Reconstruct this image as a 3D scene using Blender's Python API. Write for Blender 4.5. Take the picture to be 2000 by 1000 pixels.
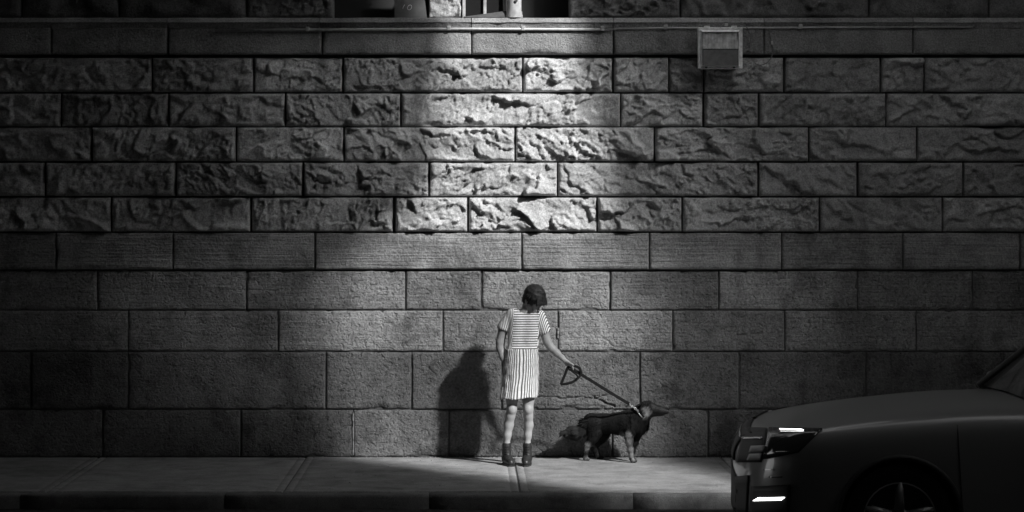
import bpy, bmesh, math, random
import numpy as np
from mathutils import Vector, Matrix

for o in list(bpy.data.objects):
    bpy.data.objects.remove(o, do_unlink=True)
SC = bpy.context.scene
COL = SC.collection
R = math.radians

# ------------------------------------------------------------------ camera
F, PX, PY = 4340.0, 915.0, 420.0            # focal length and principal point in photo pixels (2000 wide)
CAMX, CAMY, CAMZ = -0.392, -20.0, 2.18
cam_d = bpy.data.cameras.new('camera')
cam = bpy.data.objects.new('camera', cam_d); COL.objects.link(cam)
cam.location = (CAMX, CAMY, CAMZ); cam.rotation_euler = (R(90), 0, 0)
cam_d.sensor_width = 36.0; cam_d.lens = 36.0*F/2000.0
cam_d.shift_x = (1000-PX)/2000.0; cam_d.shift_y = (PY-500)/2000.0
cam_d.clip_start = 0.1; cam_d.clip_end = 400
SC.camera = cam

# ------------------------------------------------------------------ sky, sun, exposure
KX, KY = 0.90, 1.0                          # towards the sun: (KX, -KY, 1)
SUN = Vector((KX, -KY, 1)).normalized()
world = bpy.data.worlds.new('World'); SC.world = world; world.use_nodes = True
wt = world.node_tree; wt.nodes.clear()
wo = wt.nodes.new('ShaderNodeOutputWorld'); wb = wt.nodes.new('ShaderNodeBackground')
sky = wt.nodes.new('ShaderNodeTexSky'); sky.sky_type = 'NISHITA'; sky.sun_disc = False
sky.sun_elevation = math.asin(SUN.z); sky.sun_rotation = math.atan2(SUN.x, SUN.y)
hs = wt.nodes.new('ShaderNodeHueSaturation'); hs.inputs['Saturation'].default_value = 0.0   # black-and-white film
wt.links.new(sky.outputs[0], hs.inputs['Color']); wt.links.new(hs.outputs[0], wb.inputs[0])
wb.inputs[1].default_value = 0.12
wt.links.new(wb.outputs[0], wo.inputs[0])
sun_d = bpy.data.lights.new('sun', 'SUN'); sun_d.energy = 2.2; sun_d.angle = R(2.4); sun_d.color = (1, 1, 1)
sun = bpy.data.objects.new('sun', sun_d); COL.objects.link(sun)
sun.rotation_euler = SUN.to_track_quat('Z', 'Y').to_euler(); sun.location = (6, -12, 14)
SC.view_settings.view_transform = 'Standard'; SC.view_settings.look = 'None'
SC.view_settings.exposure = 1.5; SC.view_settings.gamma = 1.0; SC.view_settings.use_curve_mapping = False
SC.render.engine = 'CYCLES'
SC.cycles.use_denoising = True
SC.cycles.max_bounces = 6; SC.cycles.diffuse_bounces = 4

# ------------------------------------------------------------------ helpers
def WX(px, y=0.0): return CAMX + (px-PX)*(y-CAMY)/F
def WZ(py, y=0.0): return CAMZ - (py-PY)*(y-CAMY)/F
def W(px, py, y=0.0): return Vector((WX(px, y), y, WZ(py, y)))

def tag(o, label=None, cat=None, group=None, kind=None):
    if label: o['label'] = label
    if cat: o['category'] = cat
    if group: o['group'] = group
    if kind: o['kind'] = kind
    return o
def empty(name, loc=(0, 0, 0), rz=0.0, parent=None):
    o = bpy.data.objects.new(name, None); COL.objects.link(o)
    o.location = loc; o.rotation_euler = (0, 0, rz); o.empty_display_size = 0.1
    if parent: o.parent = parent
    return o
def link(name, me, mat=None, parent=None, smooth=False):
    o = bpy.data.objects.new(name, me); COL.objects.link(o)
    if mat and not me.materials: me.materials.append(mat)
    if parent:
        o.parent = parent
        p = Vector((0, 0, 0)); q = parent
        while q: p += q.location; q = q.parent       # parents are only ever translated
        o.location = -p
    if smooth and len(me.polygons):
        me.polygons.foreach_set('use_smooth', [True]*len(me.polygons))
    return o
def from_np(name, v, f, mat=None, parent=None, smooth=False, uv=None):
    me = bpy.data.meshes.new(name)
    me.from_pydata([tuple(map(float, a)) for a in v], [], [tuple(int(i) for i in a) for a in f])
    if uv is not None:
        l = me.uv_layers.new(name='UVMap')
        li = np.empty(len(me.loops), dtype=np.int32); me.loops.foreach_get('vertex_index', li)
        l.data.foreach_set('uv', np.asarray(uv, dtype=np.float32)[li].ravel())
    me.update()
    return link(name, me, mat, parent, smooth)
def from_bm(name, bm, mat=None, parent=None, smooth=False):
    me = bpy.data.meshes.new(name); bm.normal_update(); bm.to_mesh(me); bm.free()
    return link(name, me, mat, parent, smooth)
def bm_box(bm, x0, x1, y0, y1, z0, z1, bev=0.0):
    b = bmesh.new() if bev else bm
    vs = [b.verts.new((x, y, z)) for z in (z0, z1) for y in (y0, y1) for x in (x0, x1)]
    for q in ((0, 2, 3, 1), (4, 5, 7, 6), (0, 1, 5, 4), (2, 6, 7, 3), (0, 4, 6, 2), (1, 3, 7, 5)):
        b.faces.new([vs[i] for i in q])
    if bev:
        bmesh.ops.bevel(b, geom=list(b.edges), offset=bev, segments=2, affect='EDGES', profile=0.5)
        me = bpy.data.meshes.new('tmp'); b.to_mesh(me); b.free(); bm.from_mesh(me); bpy.data.meshes.remove(me)
def box(name, x0, x1, y0, y1, z0, z1, mat, parent=None, bev=0.0):
    bm = bmesh.new(); bm_box(bm, x0, x1, y0, y1, z0, z1, bev)
    return from_bm(name, bm, mat, parent)
def tube_np(pts, rad, n=10, closed=False, flat=None):
    """swept tube; rad scalar or list; flat=(w,h) gives an elliptical/rect strap section"""
    P = [Vector(p) for p in pts]; m = len(P)
    rad = [rad]*m if not hasattr(rad, '__len__') else rad
    v = []; f = []; up = None
    for i in range(m):
        a = P[(i-1) % m] if (closed or i > 0) else P[i]
        b = P[(i+1) % m] if (closed or i < m-1) else P[i]
        t = (b-a).normalized()
        if up is None:
            up = Vector((0, 0, 1)) if abs(t.z) < .9 else Vector((0, 1, 0))
        s = t.cross(up).normalized(); up = s.cross(t).normalized()
        for k in range(n):
            an = 2*math.pi*k/n
            if flat: q = P[i] + s*(math.cos(an)*flat[0]) + up*(math.sin(an)*flat[1])
            else: q = P[i] + (s*math.cos(an)+up*math.sin(an))*rad[i]
            v.append(q)
    for i in range(m if closed else m-1):
        for k in range(n):
            a, b = i*n+k, i*n+(k+1) % n
            c, d = ((i+1) % m)*n+(k+1) % n, ((i+1) % m)*n+k
            f.append((a, b, c, d))
    if not closed:
        f.append(tuple(range(n-1, -1, -1))); f.append(tuple((m-1)*n+k for k in range(n)))
    return v, f
def tube(name, pts, rad, mat, parent=None, n=10, closed=False, flat=None):
    v, f = tube_np(pts, rad, n, closed, flat)
    return from_np(name, v, f, mat, parent, True)
def cyl(name, c, axis, r, h, mat, parent=None, n=20, bev=0.0):
    ax = Vector(axis).normalized(); c = Vector(c)
    pts = [c-ax*h/2, c+ax*h/2]
    v, f = tube_np(pts, r, n)
    return from_np(name, v, f, mat, parent, False)

# ------------------------------------------------------------------ materials (all grey: the photograph is black and white)
def mat_new(name):
    m = bpy.data.materials.new(name); m.use_nodes = True
    nt = m.node_tree; b = nt.nodes['Principled BSDF']
    return m, nt, b
def g(v): return (v, v, v, 1)
def plain(name, v, rough=0.6, metal=0.0, spec=0.5, bump=None, var=0.0, vscale=8.0, coat=0.0):
    m, nt, b = mat_new(name)
    b.inputs['Base Color'].default_value = g(v); b.inputs['Roughness'].default_value = rough
    b.inputs['Metallic'].default_value = metal; b.inputs['Specular IOR Level'].default_value = spec
    if coat: b.inputs['Coat Weight'].default_value = coat; b.inputs['Coat Roughness'].default_value = 0.05
    tc = nt.nodes.new('ShaderNodeTexCoord')
    if var:
        n = nt.nodes.new('ShaderNodeTexNoise'); n.inputs['Scale'].default_value = vscale; n.inputs['Detail'].default_value = 6
        r = nt.nodes.new('ShaderNodeValToRGB')
        r.color_ramp.elements[0].position = .3; r.color_ramp.elements[1].position = .7
        r.color_ramp.elements[0].color = g(v*(1-var)); r.color_ramp.elements[1].color = g(v*(1+var))
        nt.links.new(tc.outputs['Object'], n.inputs['Vector']); nt.links.new(n.outputs['Fac'], r.inputs[0])
        nt.links.new(r.outputs[0], b.inputs['Base Color'])
    if bump:
        sc, st, di = bump
        n2 = nt.nodes.new('ShaderNodeTexNoise'); n2.inputs['Scale'].default_value = sc; n2.inputs['Detail'].default_value = 4
        bp = nt.nodes.new('ShaderNodeBump'); bp.inputs['Strength'].default_value = st; bp.inputs['Distance'].default_value = di
        nt.links.new(tc.outputs['Object'], n2.inputs['Vector']); nt.links.new(n2.outputs['Fac'], bp.inputs['Height'])
        nt.links.new(bp.outputs[0], b.inputs['Normal'])
    return m
def stone_mat(name, v, grain_scale=70, grain=0.006, tooled=0.0, stain=0.5, stain_lo=.52, pit=0.0):
    """weathered stone: mottled albedo, dark grime blotches and streaks, grain relief, optional horizontal tooling lines"""
    m, nt, b = mat_new(name); N = nt.nodes; L = nt.links
    geo = N.new('ShaderNodeNewGeometry')
    oi = N.new('ShaderNodeObjectInfo')
    def noise(scale, detail=5, rough=.6, sx=1, sz=1, off=0.0):
        mp = N.new('ShaderNodeMapping'); mp.inputs['Scale'].default_value = (sx, 1, sz); mp.inputs['Location'].default_value = (off, off*.7, off*1.3)
        n = N.new('ShaderNodeTexNoise'); n.inputs['Scale'].default_value = scale; n.inputs['Detail'].default_value = detail; n.inputs['Roughness'].default_value = rough
        L.new(geo.outputs['Position'], mp.inputs[0]); L.new(mp.outputs[0], n.inputs['Vector']); return n.outputs['Fac']
    def ramp(x, p0, p1, c0, c1):
        r = N.new('ShaderNodeMapRange'); r.clamp = True; r.inputs[1].default_value = p0; r.inputs[2].default_value = p1
        r.inputs[3].default_value = c0; r.inputs[4].default_value = c1; L.new(x, r.inputs[0]); return r.outputs[0]
    def math_(op, a, c):
        n = N.new('ShaderNodeMath'); n.operation = op
        for i, q in enumerate((a, c)):
            if hasattr(q, 'links'): L.new(q, n.inputs[i])
            else: n.inputs[i].default_value = q
        return n.outputs[0]
    mott = ramp(noise(5), .3, .7, .78, 1.18)
    fine = ramp(noise(grain_scale*1.1, 3, .75, off=3), .3, .7, .60, 1.38)
    big = ramp(noise(1.1, 4, off=7), stain_lo, stain_lo+.16, 1.0, 1-stain)
    blot = ramp(noise(3.4, 6, .7, off=17), .54, .63, 1.0, 1-stain*.7)
    streak = ramp(noise(3.2, 5, .65, 1.0, .22, 11), .53, .70, 1.0, 1-stain*.75)
    rnd = ramp(oi.outputs['Random'], 0, 1, .78, 1.16)
    col = math_('MULTIPLY', math_('MULTIPLY', math_('MULTIPLY', mott, fine), math_('MULTIPLY', math_('MULTIPLY', big, blot), streak)), rnd)
    col = math_('MULTIPLY', col, v)
    cc = N.new('ShaderNodeCombineColor')
    for i in range(3): L.new(col, cc.inputs[i])
    L.new(cc.outputs[0], b.inputs['Base Color'])
    b.inputs['Roughness'].default_value = .9; b.inputs['Specular IOR Level'].default_value = .25
    h = math_('ADD', noise(grain_scale, 5, .7), math_('MULTIPLY', noise(grain_scale*.32, 4, .6, off=5), 1.1))
    if tooled:
        h = math_('ADD', h, math_('MULTIPLY', noise(16, 4, .6, .09, 2.6, 2), tooled))
    if pit:
        h = math_('ADD', h, math_('MULTIPLY', ramp(noise(26, 3, .5, off=9), .34, .44, -1, 0), pit))
    bp = N.new('ShaderNodeBump'); bp.inputs['Strength'].default_value = 1.0; bp.inputs['Distance'].default_value = grain
    L.new(h, bp.inputs['Height']); L.new(bp.outputs[0], b.inputs['Normal'])
    return m

M = {}
M['rock'] = stone_mat('rock_faced_stone', .45, 60, .007, stain=.30, stain_lo=.56)
M['rock_shaded'] = stone_mat('shaded_rock', .20, 60, .007, stain=.4, stain_lo=.5)  # dark copy of the rock, shade above the ledge put into its colour
M['tool'] = stone_mat('tooled_stone', .36, 48, .016, tooled=1.3, stain=.35)
M['pale'] = stone_mat('pale_fine_stone', .29, 60, .012, stain=.25)
M['base'] = stone_mat('dark_base_stone', .18, 50, .019, tooled=.4, stain=.5, stain_lo=.55, pit=.6)
M['low'] = stone_mat('pitted_stone', .32, 50, .018, tooled=.9, stain=.42, stain_lo=.55, pit=.6)
M['mortar'] = plain('old_mortar', .10, .95, bump=(60, 1, .006), var=.4)
M['concrete'] = stone_mat('pavement_concrete', .28, 130, .0022, stain=.30, stain_lo=.54)
def gum(m):
    nt = m.node_tree; N = nt.nodes; L = nt.links; b = N['Principled BSDF']; src = b.inputs['Base Color'].links[0].from_socket
    geo = N.new('ShaderNodeNewGeometry'); out = src
    for sc_, th, dk in ((3.1, .045, .45), (7.3, .05, .62), (5.2, .03, 1.45)):
        vo = N.new('ShaderNodeTexVoronoi'); vo.inputs['Scale'].default_value = sc_; L.new(geo.outputs['Position'], vo.inputs['Vector'])
        mr = N.new('ShaderNodeMapRange'); mr.inputs[1].default_value = th*sc_*.22; mr.inputs[2].default_value = th*sc_*.30; mr.inputs[3].default_value = dk; mr.inputs[4].default_value = 1.0; L.new(vo.outputs['Distance'], mr.inputs[0])
        mx = N.new('ShaderNodeMix'); mx.data_type = 'RGBA'; mx.blend_type = 'MULTIPLY'; mx.inputs[0].default_value = 1.0; L.new(out, mx.inputs[6]); L.new(mr.outputs[0], mx.inputs[7]); out = mx.outputs[2]
    L.new(out, b.inputs['Base Color'])
gum(M['concrete'])
M['kerb'] = stone_mat('kerb_granite', .20, 110, .003, stain=.4)
M['asphalt'] = stone_mat('road_asphalt', .065, 140, .008, stain=.3)
M['soffit'] = plain('sooty_concrete', .16, .9, var=.3)
M['steel'] = plain('dark_steel', .06, .7)

# ------------------------------------------------------------------ stone wall
rng = np.random.default_rng(7)
def vnoise2(x, y, seed):
    """cheap smooth value noise"""
    xi = np.floor(x).astype(int); yi = np.floor(y).astype(int); xf = x-xi; yf = y-yi
    u = xf*xf*(3-2*xf); w = yf*yf*(3-2*yf)
    def hsh(a, b):
        n = (a*374761393 + b*668265263 + seed*982451653) & 0x7fffffff
        n = ((n ^ (n >> 13))*1274126177) & 0x7fffffff
        return ((n ^ (n >> 16)) & 0xffff)/65535.0
    return (hsh(xi, yi)*(1-u)*(1-w)+hsh(xi+1, yi)*u*(1-w)+hsh(xi, yi+1)*(1-u)*w+hsh(xi+1, yi+1)*u*w)*2-1
def fbm2(x, y, seed, o=4):
    s = 0; a = 1.0; k = 1.0
    for i in range(o):
        s = s + a*vnoise2(x*k, y*k, seed+i*17); a *= .5; k *= 2.03
    return s
def facets(x, z, w, h, cell, seed, amp, tilt, soft=.16, warp=.5):
    r = np.random.default_rng(seed)
    n = max(3, int((w+.1)*(h+.1)/(cell*cell*.8)))
    sx = r.uniform(-.05, w+.05, n); sz = r.uniform(-.05, h+.05, n)
    off = r.normal(0, amp, n); gx = r.normal(0, tilt, n); gz = r.normal(0, tilt, n)-tilt*.25
    wx = x+cell*warp*fbm2(x/cell*1.3, z/cell*1.3, seed+3, 3); wz = z+cell*warp*.8*fbm2(x/cell*1.3+9, z/cell*1.3, seed+5, 3)
    d = ((wx[:, None]-sx)**2*.55+(wz[:, None]-sz)**2*1.25)
    o = np.argsort(d, axis=1)[:, :2]; i0 = o[:, 0]; i1 = o[:, 1]; ar = np.arange(len(x))
    h0 = off[i0]+gx[i0]*(wx-sx[i0])+gz[i0]*(wz-sz[i0]); h1 = off[i1]+gx[i1]*(wx-sx[i1])+gz[i1]*(wz-sz[i1])
    t = np.clip((np.sqrt(d[ar, i1])-np.sqrt(d[ar, i0]))/(cell*soft), 0, 1)*.5+.5
    return h0*t+h1*(1-t)
def edge_coords(w, step, fine):
    e = [0, .005, .012, .022] if not fine else [0, .004]
    e = [q for q in e if q < w/3]
    n = max(2, int((w-2*e[-1])/step))
    mid = list(np.linspace(e[-1], w-e[-1], n+1))
    return np.array(e[:-1]+mid+[w-q for q in e[:-1]][::-1])
def seg_dist(x, z, pl):
    best = np.full(x.shape, 9.0)
    for (ax, az), (bx_, bz) in zip(pl[:-1], pl[1:]):
        dx, dz = bx_-ax, bz-az; t = np.clip(((x-ax)*dx+(z-az)*dz)/(dx*dx+dz*dz+1e-9), 0, 1)
        best = np.minimum(best, np.hypot(x-ax-t*dx, z-az-t*dz))
    return best
def block(x0, x1, z0, z1, yf, kind, mat, parent, step, seed, name='stone_block', cracks=(), depth=.16):
    w, h = x1-x0, z1-z0
    cx = edge_coords(w, step, kind == 'rock'); cz = edge_coords(h, step, kind == 'rock')
    nx, nz = len(cx), len(cz)
    X, Z = np.meshgrid(cx, cz); x = X.ravel(); z = Z.ravel()
    dx = np.minimum(x, w-x); dz = np.minimum(z, h-z); d = np.minimum(dx, dz)
    gx, gz = x0+x, z0+z
    if kind == 'rock':
        mrg = .020+.016*fbm2(gx*9, gz*9, seed, 3)
        e = np.clip(d/np.maximum(mrg, .008), 0, 1); e = e*(2-e)
        bulge = .014*np.sqrt(np.clip(1-(2*z/h-1)**6, 0, 1))
        sk = .6*(x+.25*fbm2(x*3, z*3, seed+31, 2))            # fracture planes run askew across the block
        rs = np.random.default_rng(seed)
        def skew(an, k_):
            xr = x*math.cos(an)+z*math.sin(an); zr = (-x*math.sin(an)+z*math.cos(an))*k_
            return xr-xr.min(), zr-zr.min()
        a1_ = rs.uniform(-.7, .7); a2_ = a1_+rs.choice([-1, 1])*rs.uniform(.5, 1.1)
        xa, za = skew(a1_, 1.25); xb, zb_ = skew(a2_, 1.5); xd, zd_ = skew(rs.uniform(-1.5, 1.5), 1.2)
        f1 = facets(xa, za, xa.max(), za.max(), .21, seed+1, .008, .15, .05, .35)
        f2 = facets(xb, zb_, xb.max(), zb_.max(), .085, seed+2, .0048, .20, .05, .40)
        f3 = facets(xd, zd_, xd.max(), zd_.max(), .040, seed+6, .0026, .22, .06, .45)
        pm = np.clip(.45+1.2*fbm2(gx*4.5, gz*6, seed+15, 2), 0, 1)           # some areas split clean, some flaked
        va = .024+bulge+f1+f2*(.3+.7*pm)+f3*(.15+.85*pm)
        hh = e*np.where(va < .020, .020+(va-.020)*.35, va)
        hh = np.maximum(hh, -.010)+.0018*fbm2(gx*55, gz*55, seed+11, 2)
    else:
        rr = .009+.010*fbm2(gx*6, gz*6, seed, 4)
        hh = -.016*np.clip(1-d/np.maximum(rr+.006, .004), 0, 1)**1.6
        hh += .0035*fbm2(gx*2.2, gz*2.2, seed+4, 4)
        chip = np.clip(fbm2(gx*11, gz*11, seed+8, 3)-.48, 0, 1)*np.clip(1-d/.035, 0, 1)
        hh -= .05*chip
    for pl, wd, dp in cracks:
        wob = .008*fbm2(gx*22, gz*22, seed+21, 3)
        q = seg_dist(gx+wob, gz+wob, pl); hh -= dp*np.clip(1-q/wd, 0, 1)**.7
    v = np.stack([gx, yf-hh, gz], 1)
    idx = np.arange(nx*nz).reshape(nz, nx)
    a, b, c, dd = idx[:-1, :-1].ravel(), idx[:-1, 1:].ravel(), idx[1:, 1:].ravel(), idx[1:, :-1].ravel()
    f = np.stack([a, b, c, dd], 1).tolist()
    ring = list(idx[0, :])+list(idx[1:, -1])+list(idx[-1, -2::-1])+list(idx[-2:0:-1, 0])
    base = len(v); back = v[ring].copy(); back[:, 1] = yf+depth
    v = np.vstack([v, back]); n = len(ring)
    for i in range(n):
        j = (i+1) % n; f.append((ring[j], ring[i], base+i, base+j))
    o = from_np(name, v, f, mat, parent, True)
    return o

wall = empty('stone_wall', (0, 0, 0))
tag(wall, 'tall wall of rock-faced and smooth grey stone blocks behind the woman', 'wall')
XL, XR = -950, 2950
COURSES = [   # top y, bottom y, kind, material, face y, joints (photo pixels)
    (55, 107, 'flat', 'pale', -.085, [330, 630, 921, 1197, 1490, 1780]),
    (113, 180, 'rock', 'rock', -.015, [298, 496, 670, 1021, 1197, 1306, 1374, 1530, 1720, 1804]),
    (183, 247, 'rock', 'rock', -.015, [120, 330, 558, 783, 1212, 1373, 1482, 1730]),
    (249, 315, 'rock', 'rock', -.015, [180, 462, 672, 1006, 1278, 1579, 1790]),
    (318, 383, 'rock', 'rock', -.015, [90, 344, 592, 839, 1089, 1480, 1675, 1880]),
    (386, 452, 'rock', 'rock', -.015, [218, 490, 770, 915, 1166, 1332, 1600, 1840]),
    (455, 526, 'flat', 'tool', -.030, [110, 338, 615, 1019, 1268, 1526, 1763]),
    (529, 605, 'flat', 'low', 0, [190, 481, 792, 940, 1192, 1404, 1675, 1900]),
    (607, 686, 'flat', 'low', 0, [250, 543, 865, 1090, 1314, 1533, 1790]),
    (688, 799, 'flat', 'base', 0, [60, 250, 636, 804, 980, 1250, 1443, 1692, 1960]),
    (801, 893, 'flat', 'base', 0, [200, 470, 690, 877, 1196, 1383, 1640]),
]
PXM = F/20.0
def pl(*pts): return [(WX(a), WZ(b)) for a, b in pts]
CRACKS = {
    (9, 980): [(pl((990, 779), (1030, 781), (1062, 773), (1100, 778), (1130, 776), (1160, 779), (1185, 772)), .010, .020),
               (pl((1160, 775), (1180, 787), (1200, 795)), .014, .022),
               (pl((1064, 730), (1072, 715), (1075, 700), (1085, 694), (1110, 692)), .006, .010),
               (pl((1040, 792), (1120, 793), (1240, 795)), .007, .012),
               (pl((1068, 776), (1069, 796)), .005, .010), (pl((1105, 779), (1106, 796)), .005, .008)],
    (8, 1090): [(pl((1135, 684), (1137, 672), (1146, 668), (1152, 672)), .006, .010), (pl((1175, 660), (1200, 678), (1240, 682)), .010, .012)],
    (7, 1192): [(pl((1285, 532), (1288, 560), (1284, 604)), .004, .006)],
    (8, 1314): [(pl((1440, 653), (1456, 653)), .009, .02), (pl((1470, 652), (1488, 651)), .008, .02)],
}
k = 0
for ci, (t, btm, kind, mt, yf, js) in enumerate(COURSES):
    js = list(js)
    random.seed(ci*5+1)
    while js[0] > XL: js.insert(0, js[0]-random.randint(210, 330))
    while js[-1] < XR: js.append(js[-1]+random.randint(210, 330))
    for a, b in zip(js[:-1], js[1:]):
        k += 1
        near = a < 2020 and b > -20; core = a < 1420 and b > 560
        if kind == 'rock': st = .0095 if core else (.014 if near else .04)
        else: st = .03 if near else .08
        cr = CRACKS.get((ci, a), ())
        if cr: st = .008
        gp = 1.1 if kind == 'flat' else 1.6
        if kind == 'rock' and random.random() < .25: gp = 3.0
        block(WX(a+gp), WX(b-gp), WZ(btm), WZ(t), yf + random.uniform(-.004, .004), kind, M[mt], wall, st, 100+k*7, cracks=cr)
# mortar bed behind the joints, and rubble behind
box('mortar', WX(XL-300), WX(XR+300), .022, .6, WZ(893)-.02, WZ(40), M['mortar'], wall)
# chamfered coping stones of the ledge, cut at the joints of the course below
lj = [-950, -640, -330, 40, 330, 625, 921, 1197, 1490, 1780, 2080, 2400, 2700, 2950]
for a, b in zip(lj[:-1], lj[1:]):
    x0, x1 = WX(a+.8), WX(b-.8); zt, zm, zb = WZ(36.5), WZ(45), WZ(56)
    n = max(4, int((x1-x0)/.05)); v = []; f = []
    prof = [(.6, zb+.001), (-.086, zb+.001), (-.1, WZ(48)), (-.112, zm-.003), (-.108, zm), (-.06, zt), (-.045, zt+.004), (.6, zt+.004)]
    for i in range(n+1):
        x = x0+(x1-x0)*i/n
        for q, (yy, zz) in enumerate(prof):
            j = .0025*fbm2(np.array([x*9+q]), np.array([q*3.1]), a+2000, 3)[0] if 0 < q < 7 else 0
            v.append((x, yy+j, zz+j))
    m_ = len(prof)
    for i in range(n):
        for q in range(m_): f.append((i*m_+q, i*m_+(q+1) % m_, (i+1)*m_+(q+1) % m_, (i+1)*m_+q))
    f.append(tuple(range(m_-1, -1, -1))); f.append(tuple(n*m_+q for q in range(m_)))
    from_np('coping_stone', v, f, M['pale'], wall)

# ------------------------------------------------------------------ pavement, kerb, road
SW = 2.48
pave = tag(empty('pavement', (0, 0, 0)), kind='structure')
pave['label'] = 'pale concrete pavement of large slabs along the wall'
step = (1408-1003)/PXM; x00 = WX(1003)
def slab(x0, x1, seed):
    xs = [0, .004, .010, .055, .060, .066, .071, .12]; w = x1-x0
    xs = xs+list(np.linspace(.2, w-.2, 8))+[w-q for q in xs[::-1]]
    ys = [0, .004, .010, .05, .2, .5, .9, 1.05, 1.06, 1.068, 1.076, 1.3, 1.7, 2.1, 2.4, SW-.010, SW-.004, SW]
    v = []; f = []
    for y in ys:
        for x in xs:
            d = min(x, w-x, y if y > .5 else 9, SW-y)
            z = -.008*max(0, 1-d/.010)**1.5
            if abs(min(x, w-x)-.063) < .004: z -= .004
            if abs(y-1.068) < .004: z -= .0015
            z += .002*fbm2(np.array([(x0+x)*1.5]), np.array([y*1.5]), seed, 3)[0]
            v.append((x0+x, -SW+y, z))
    nx = len(xs); ny = len(ys)
    for j in range(ny-1):
        for i in range(nx-1): f.append((j*nx+i, j*nx+i+1, (j+1)*nx+i+1, (j+1)*nx+i))
    rng_ = [i for i in range(nx)]+[j*nx+nx-1 for j in range(1, ny)]+[(ny-1)*nx+i for i in range(nx-2, -1, -1)]+[j*nx for j in range(ny-2, 0, -1)]
    b0 = len(v)
    for i in rng_: v.append((v[i][0], v[i][1], -.1))
    n = len(rng_)
    for i in range(n): f.append((rng_[(i+1) % n], rng_[i], b0+i, b0+(i+1) % n))
    from_np('slab', v, f, M['concrete'], pave, True)
for i in range(-7, 8):
    slab(x00+i*step+.006, x00+(i+1)*step-.006, 50+i)
box('bedding', -40, 40, -SW, .3, -.25, -.012, M['mortar'], pave)
kerb = tag(empty('kerb', (0, 0, 0)), kind='structure')
kerb['label'] = 'granite kerb between the pavement and the road'
KW = .15
for i in range(-9, 10):
    x0 = .9+i*1.6
    n = 8; prof = [(-SW-.008, -.3), (-SW-.008, -.014), (-SW-.014, -.006), (-SW-.05, -.004), (-SW-KW+.03, -.006), (-SW-KW+.012, -.012), (-SW-KW+.002, -.03), (-SW-KW-.004, -.3)]
    v = []; f = []
    for q in range(n+1):
        x = x0+.004+(1.592)*q/n
        for p, (yy, zz) in enumerate(prof):
            j = .002*fbm2(np.array([x*4+p*2.]), np.array([p*1.7]), 9, 3)[0]
            v.append((x, yy+j, zz+j))
    m_ = len(prof)
    for q in range(n):
        for p in range(m_): f.append((q*m_+p, (q+1)*m_+p, (q+1)*m_+(p+1) % m_, q*m_+(p+1) % m_))
    f.append(tuple(range(m_))); f.append(tuple(n*m_+p for p in range(m_-1, -1, -1)))
    from_np('kerb_stone', v, f, M['kerb'], kerb, True)
ROADZ = -.12
v = []; f = []
xs = np.linspace(-60, 60, 61); ys = np.linspace(-60, -SW-.1, 40)
for y in ys:
    for x in xs: v.append((x, y, ROADZ))
for j in range(39):
    for i in range(60): f.append((j*61+i, j*61+i+1, (j+1)*61+i+1, (j+1)*61+i))
tag(from_np('road', v, f, M['asphalt']), 'dark asphalt road in front of the pavement', kind='structure')

# ------------------------------------------------------------------ overhead viaduct (out of frame): two ramps, slot outline and closures shaped for the light
ZD = 7.0
def up(px, py):          # a lit edge on the wall -> the edge overhead that casts it
    X, Z = WX(px), WZ(py); t = ZD-Z
    return (X+KX*t, -KY*t)
def upg(X, Y): return (X+KX*ZD, Y-KY*ZD)      # the same from the ground
def edge(rows): return [up(*r) if abs(r[0]) > 20 else upg(*r) for r in rows]
LEFT = edge([(815, -260), (826, -20), (848, 55), (846, 110), (838, 180), (836, 320), (775, 400), (640, 470), (575, 540), (540, 620), (610, 700), (630, 800), (655, 893), (.62, -SW), (1.1, -3.05)])
LEFT_IN = edge([(819, -260), (830, -20), (856, 55), (854, 110), (848, 180), (846, 320), (825, 400), (820, 470), (800, 540), (800, 620), (700, 700), (720, 800), (735, 893), (.80, -SW), (1.3, -3.05)])
RIGHT = edge([(1100, -260), (1108, -20), (1114, 55), (1124, 150), (1156, 240), (1170, 320), (1180, 440), (1300, 480), (1350, 560), (1345, 640), (1325, 720), (1320, 800), (1320, 893), (2.25, -SW), (2.9, -3.05)])
RIGHT_IN = edge([(1098, -260), (1106, -20), (1110, 55), (1116, 150), (1146, 240), (1160, 320), (1160, 440), (1120, 480), (1110, 560), (1105, 640), (1130, 720), (1170, 800), (1200, 893), (2.15, -SW), (2.8, -3.05)])
def ribbon(bm, A, B, z0, z1):
    q = [[bm.verts.new((x, y, z)) for (x, y) in P for z in (z0, z1)] for P in (A, B)]
    a, b = q
    for i in range(0, len(a)-2, 2):
        for f in ((a[i], a[i+2], b[i+2], b[i]), (a[i+1], b[i+1], b[i+3], a[i+3]), (a[i], a[i+1], a[i+3], a[i+2]), (b[i], b[i+2], b[i+3], b[i+1])):
            bm.faces.new(f)
    bmesh.ops.recalc_face_normals(bm, faces=bm.faces)
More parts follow.
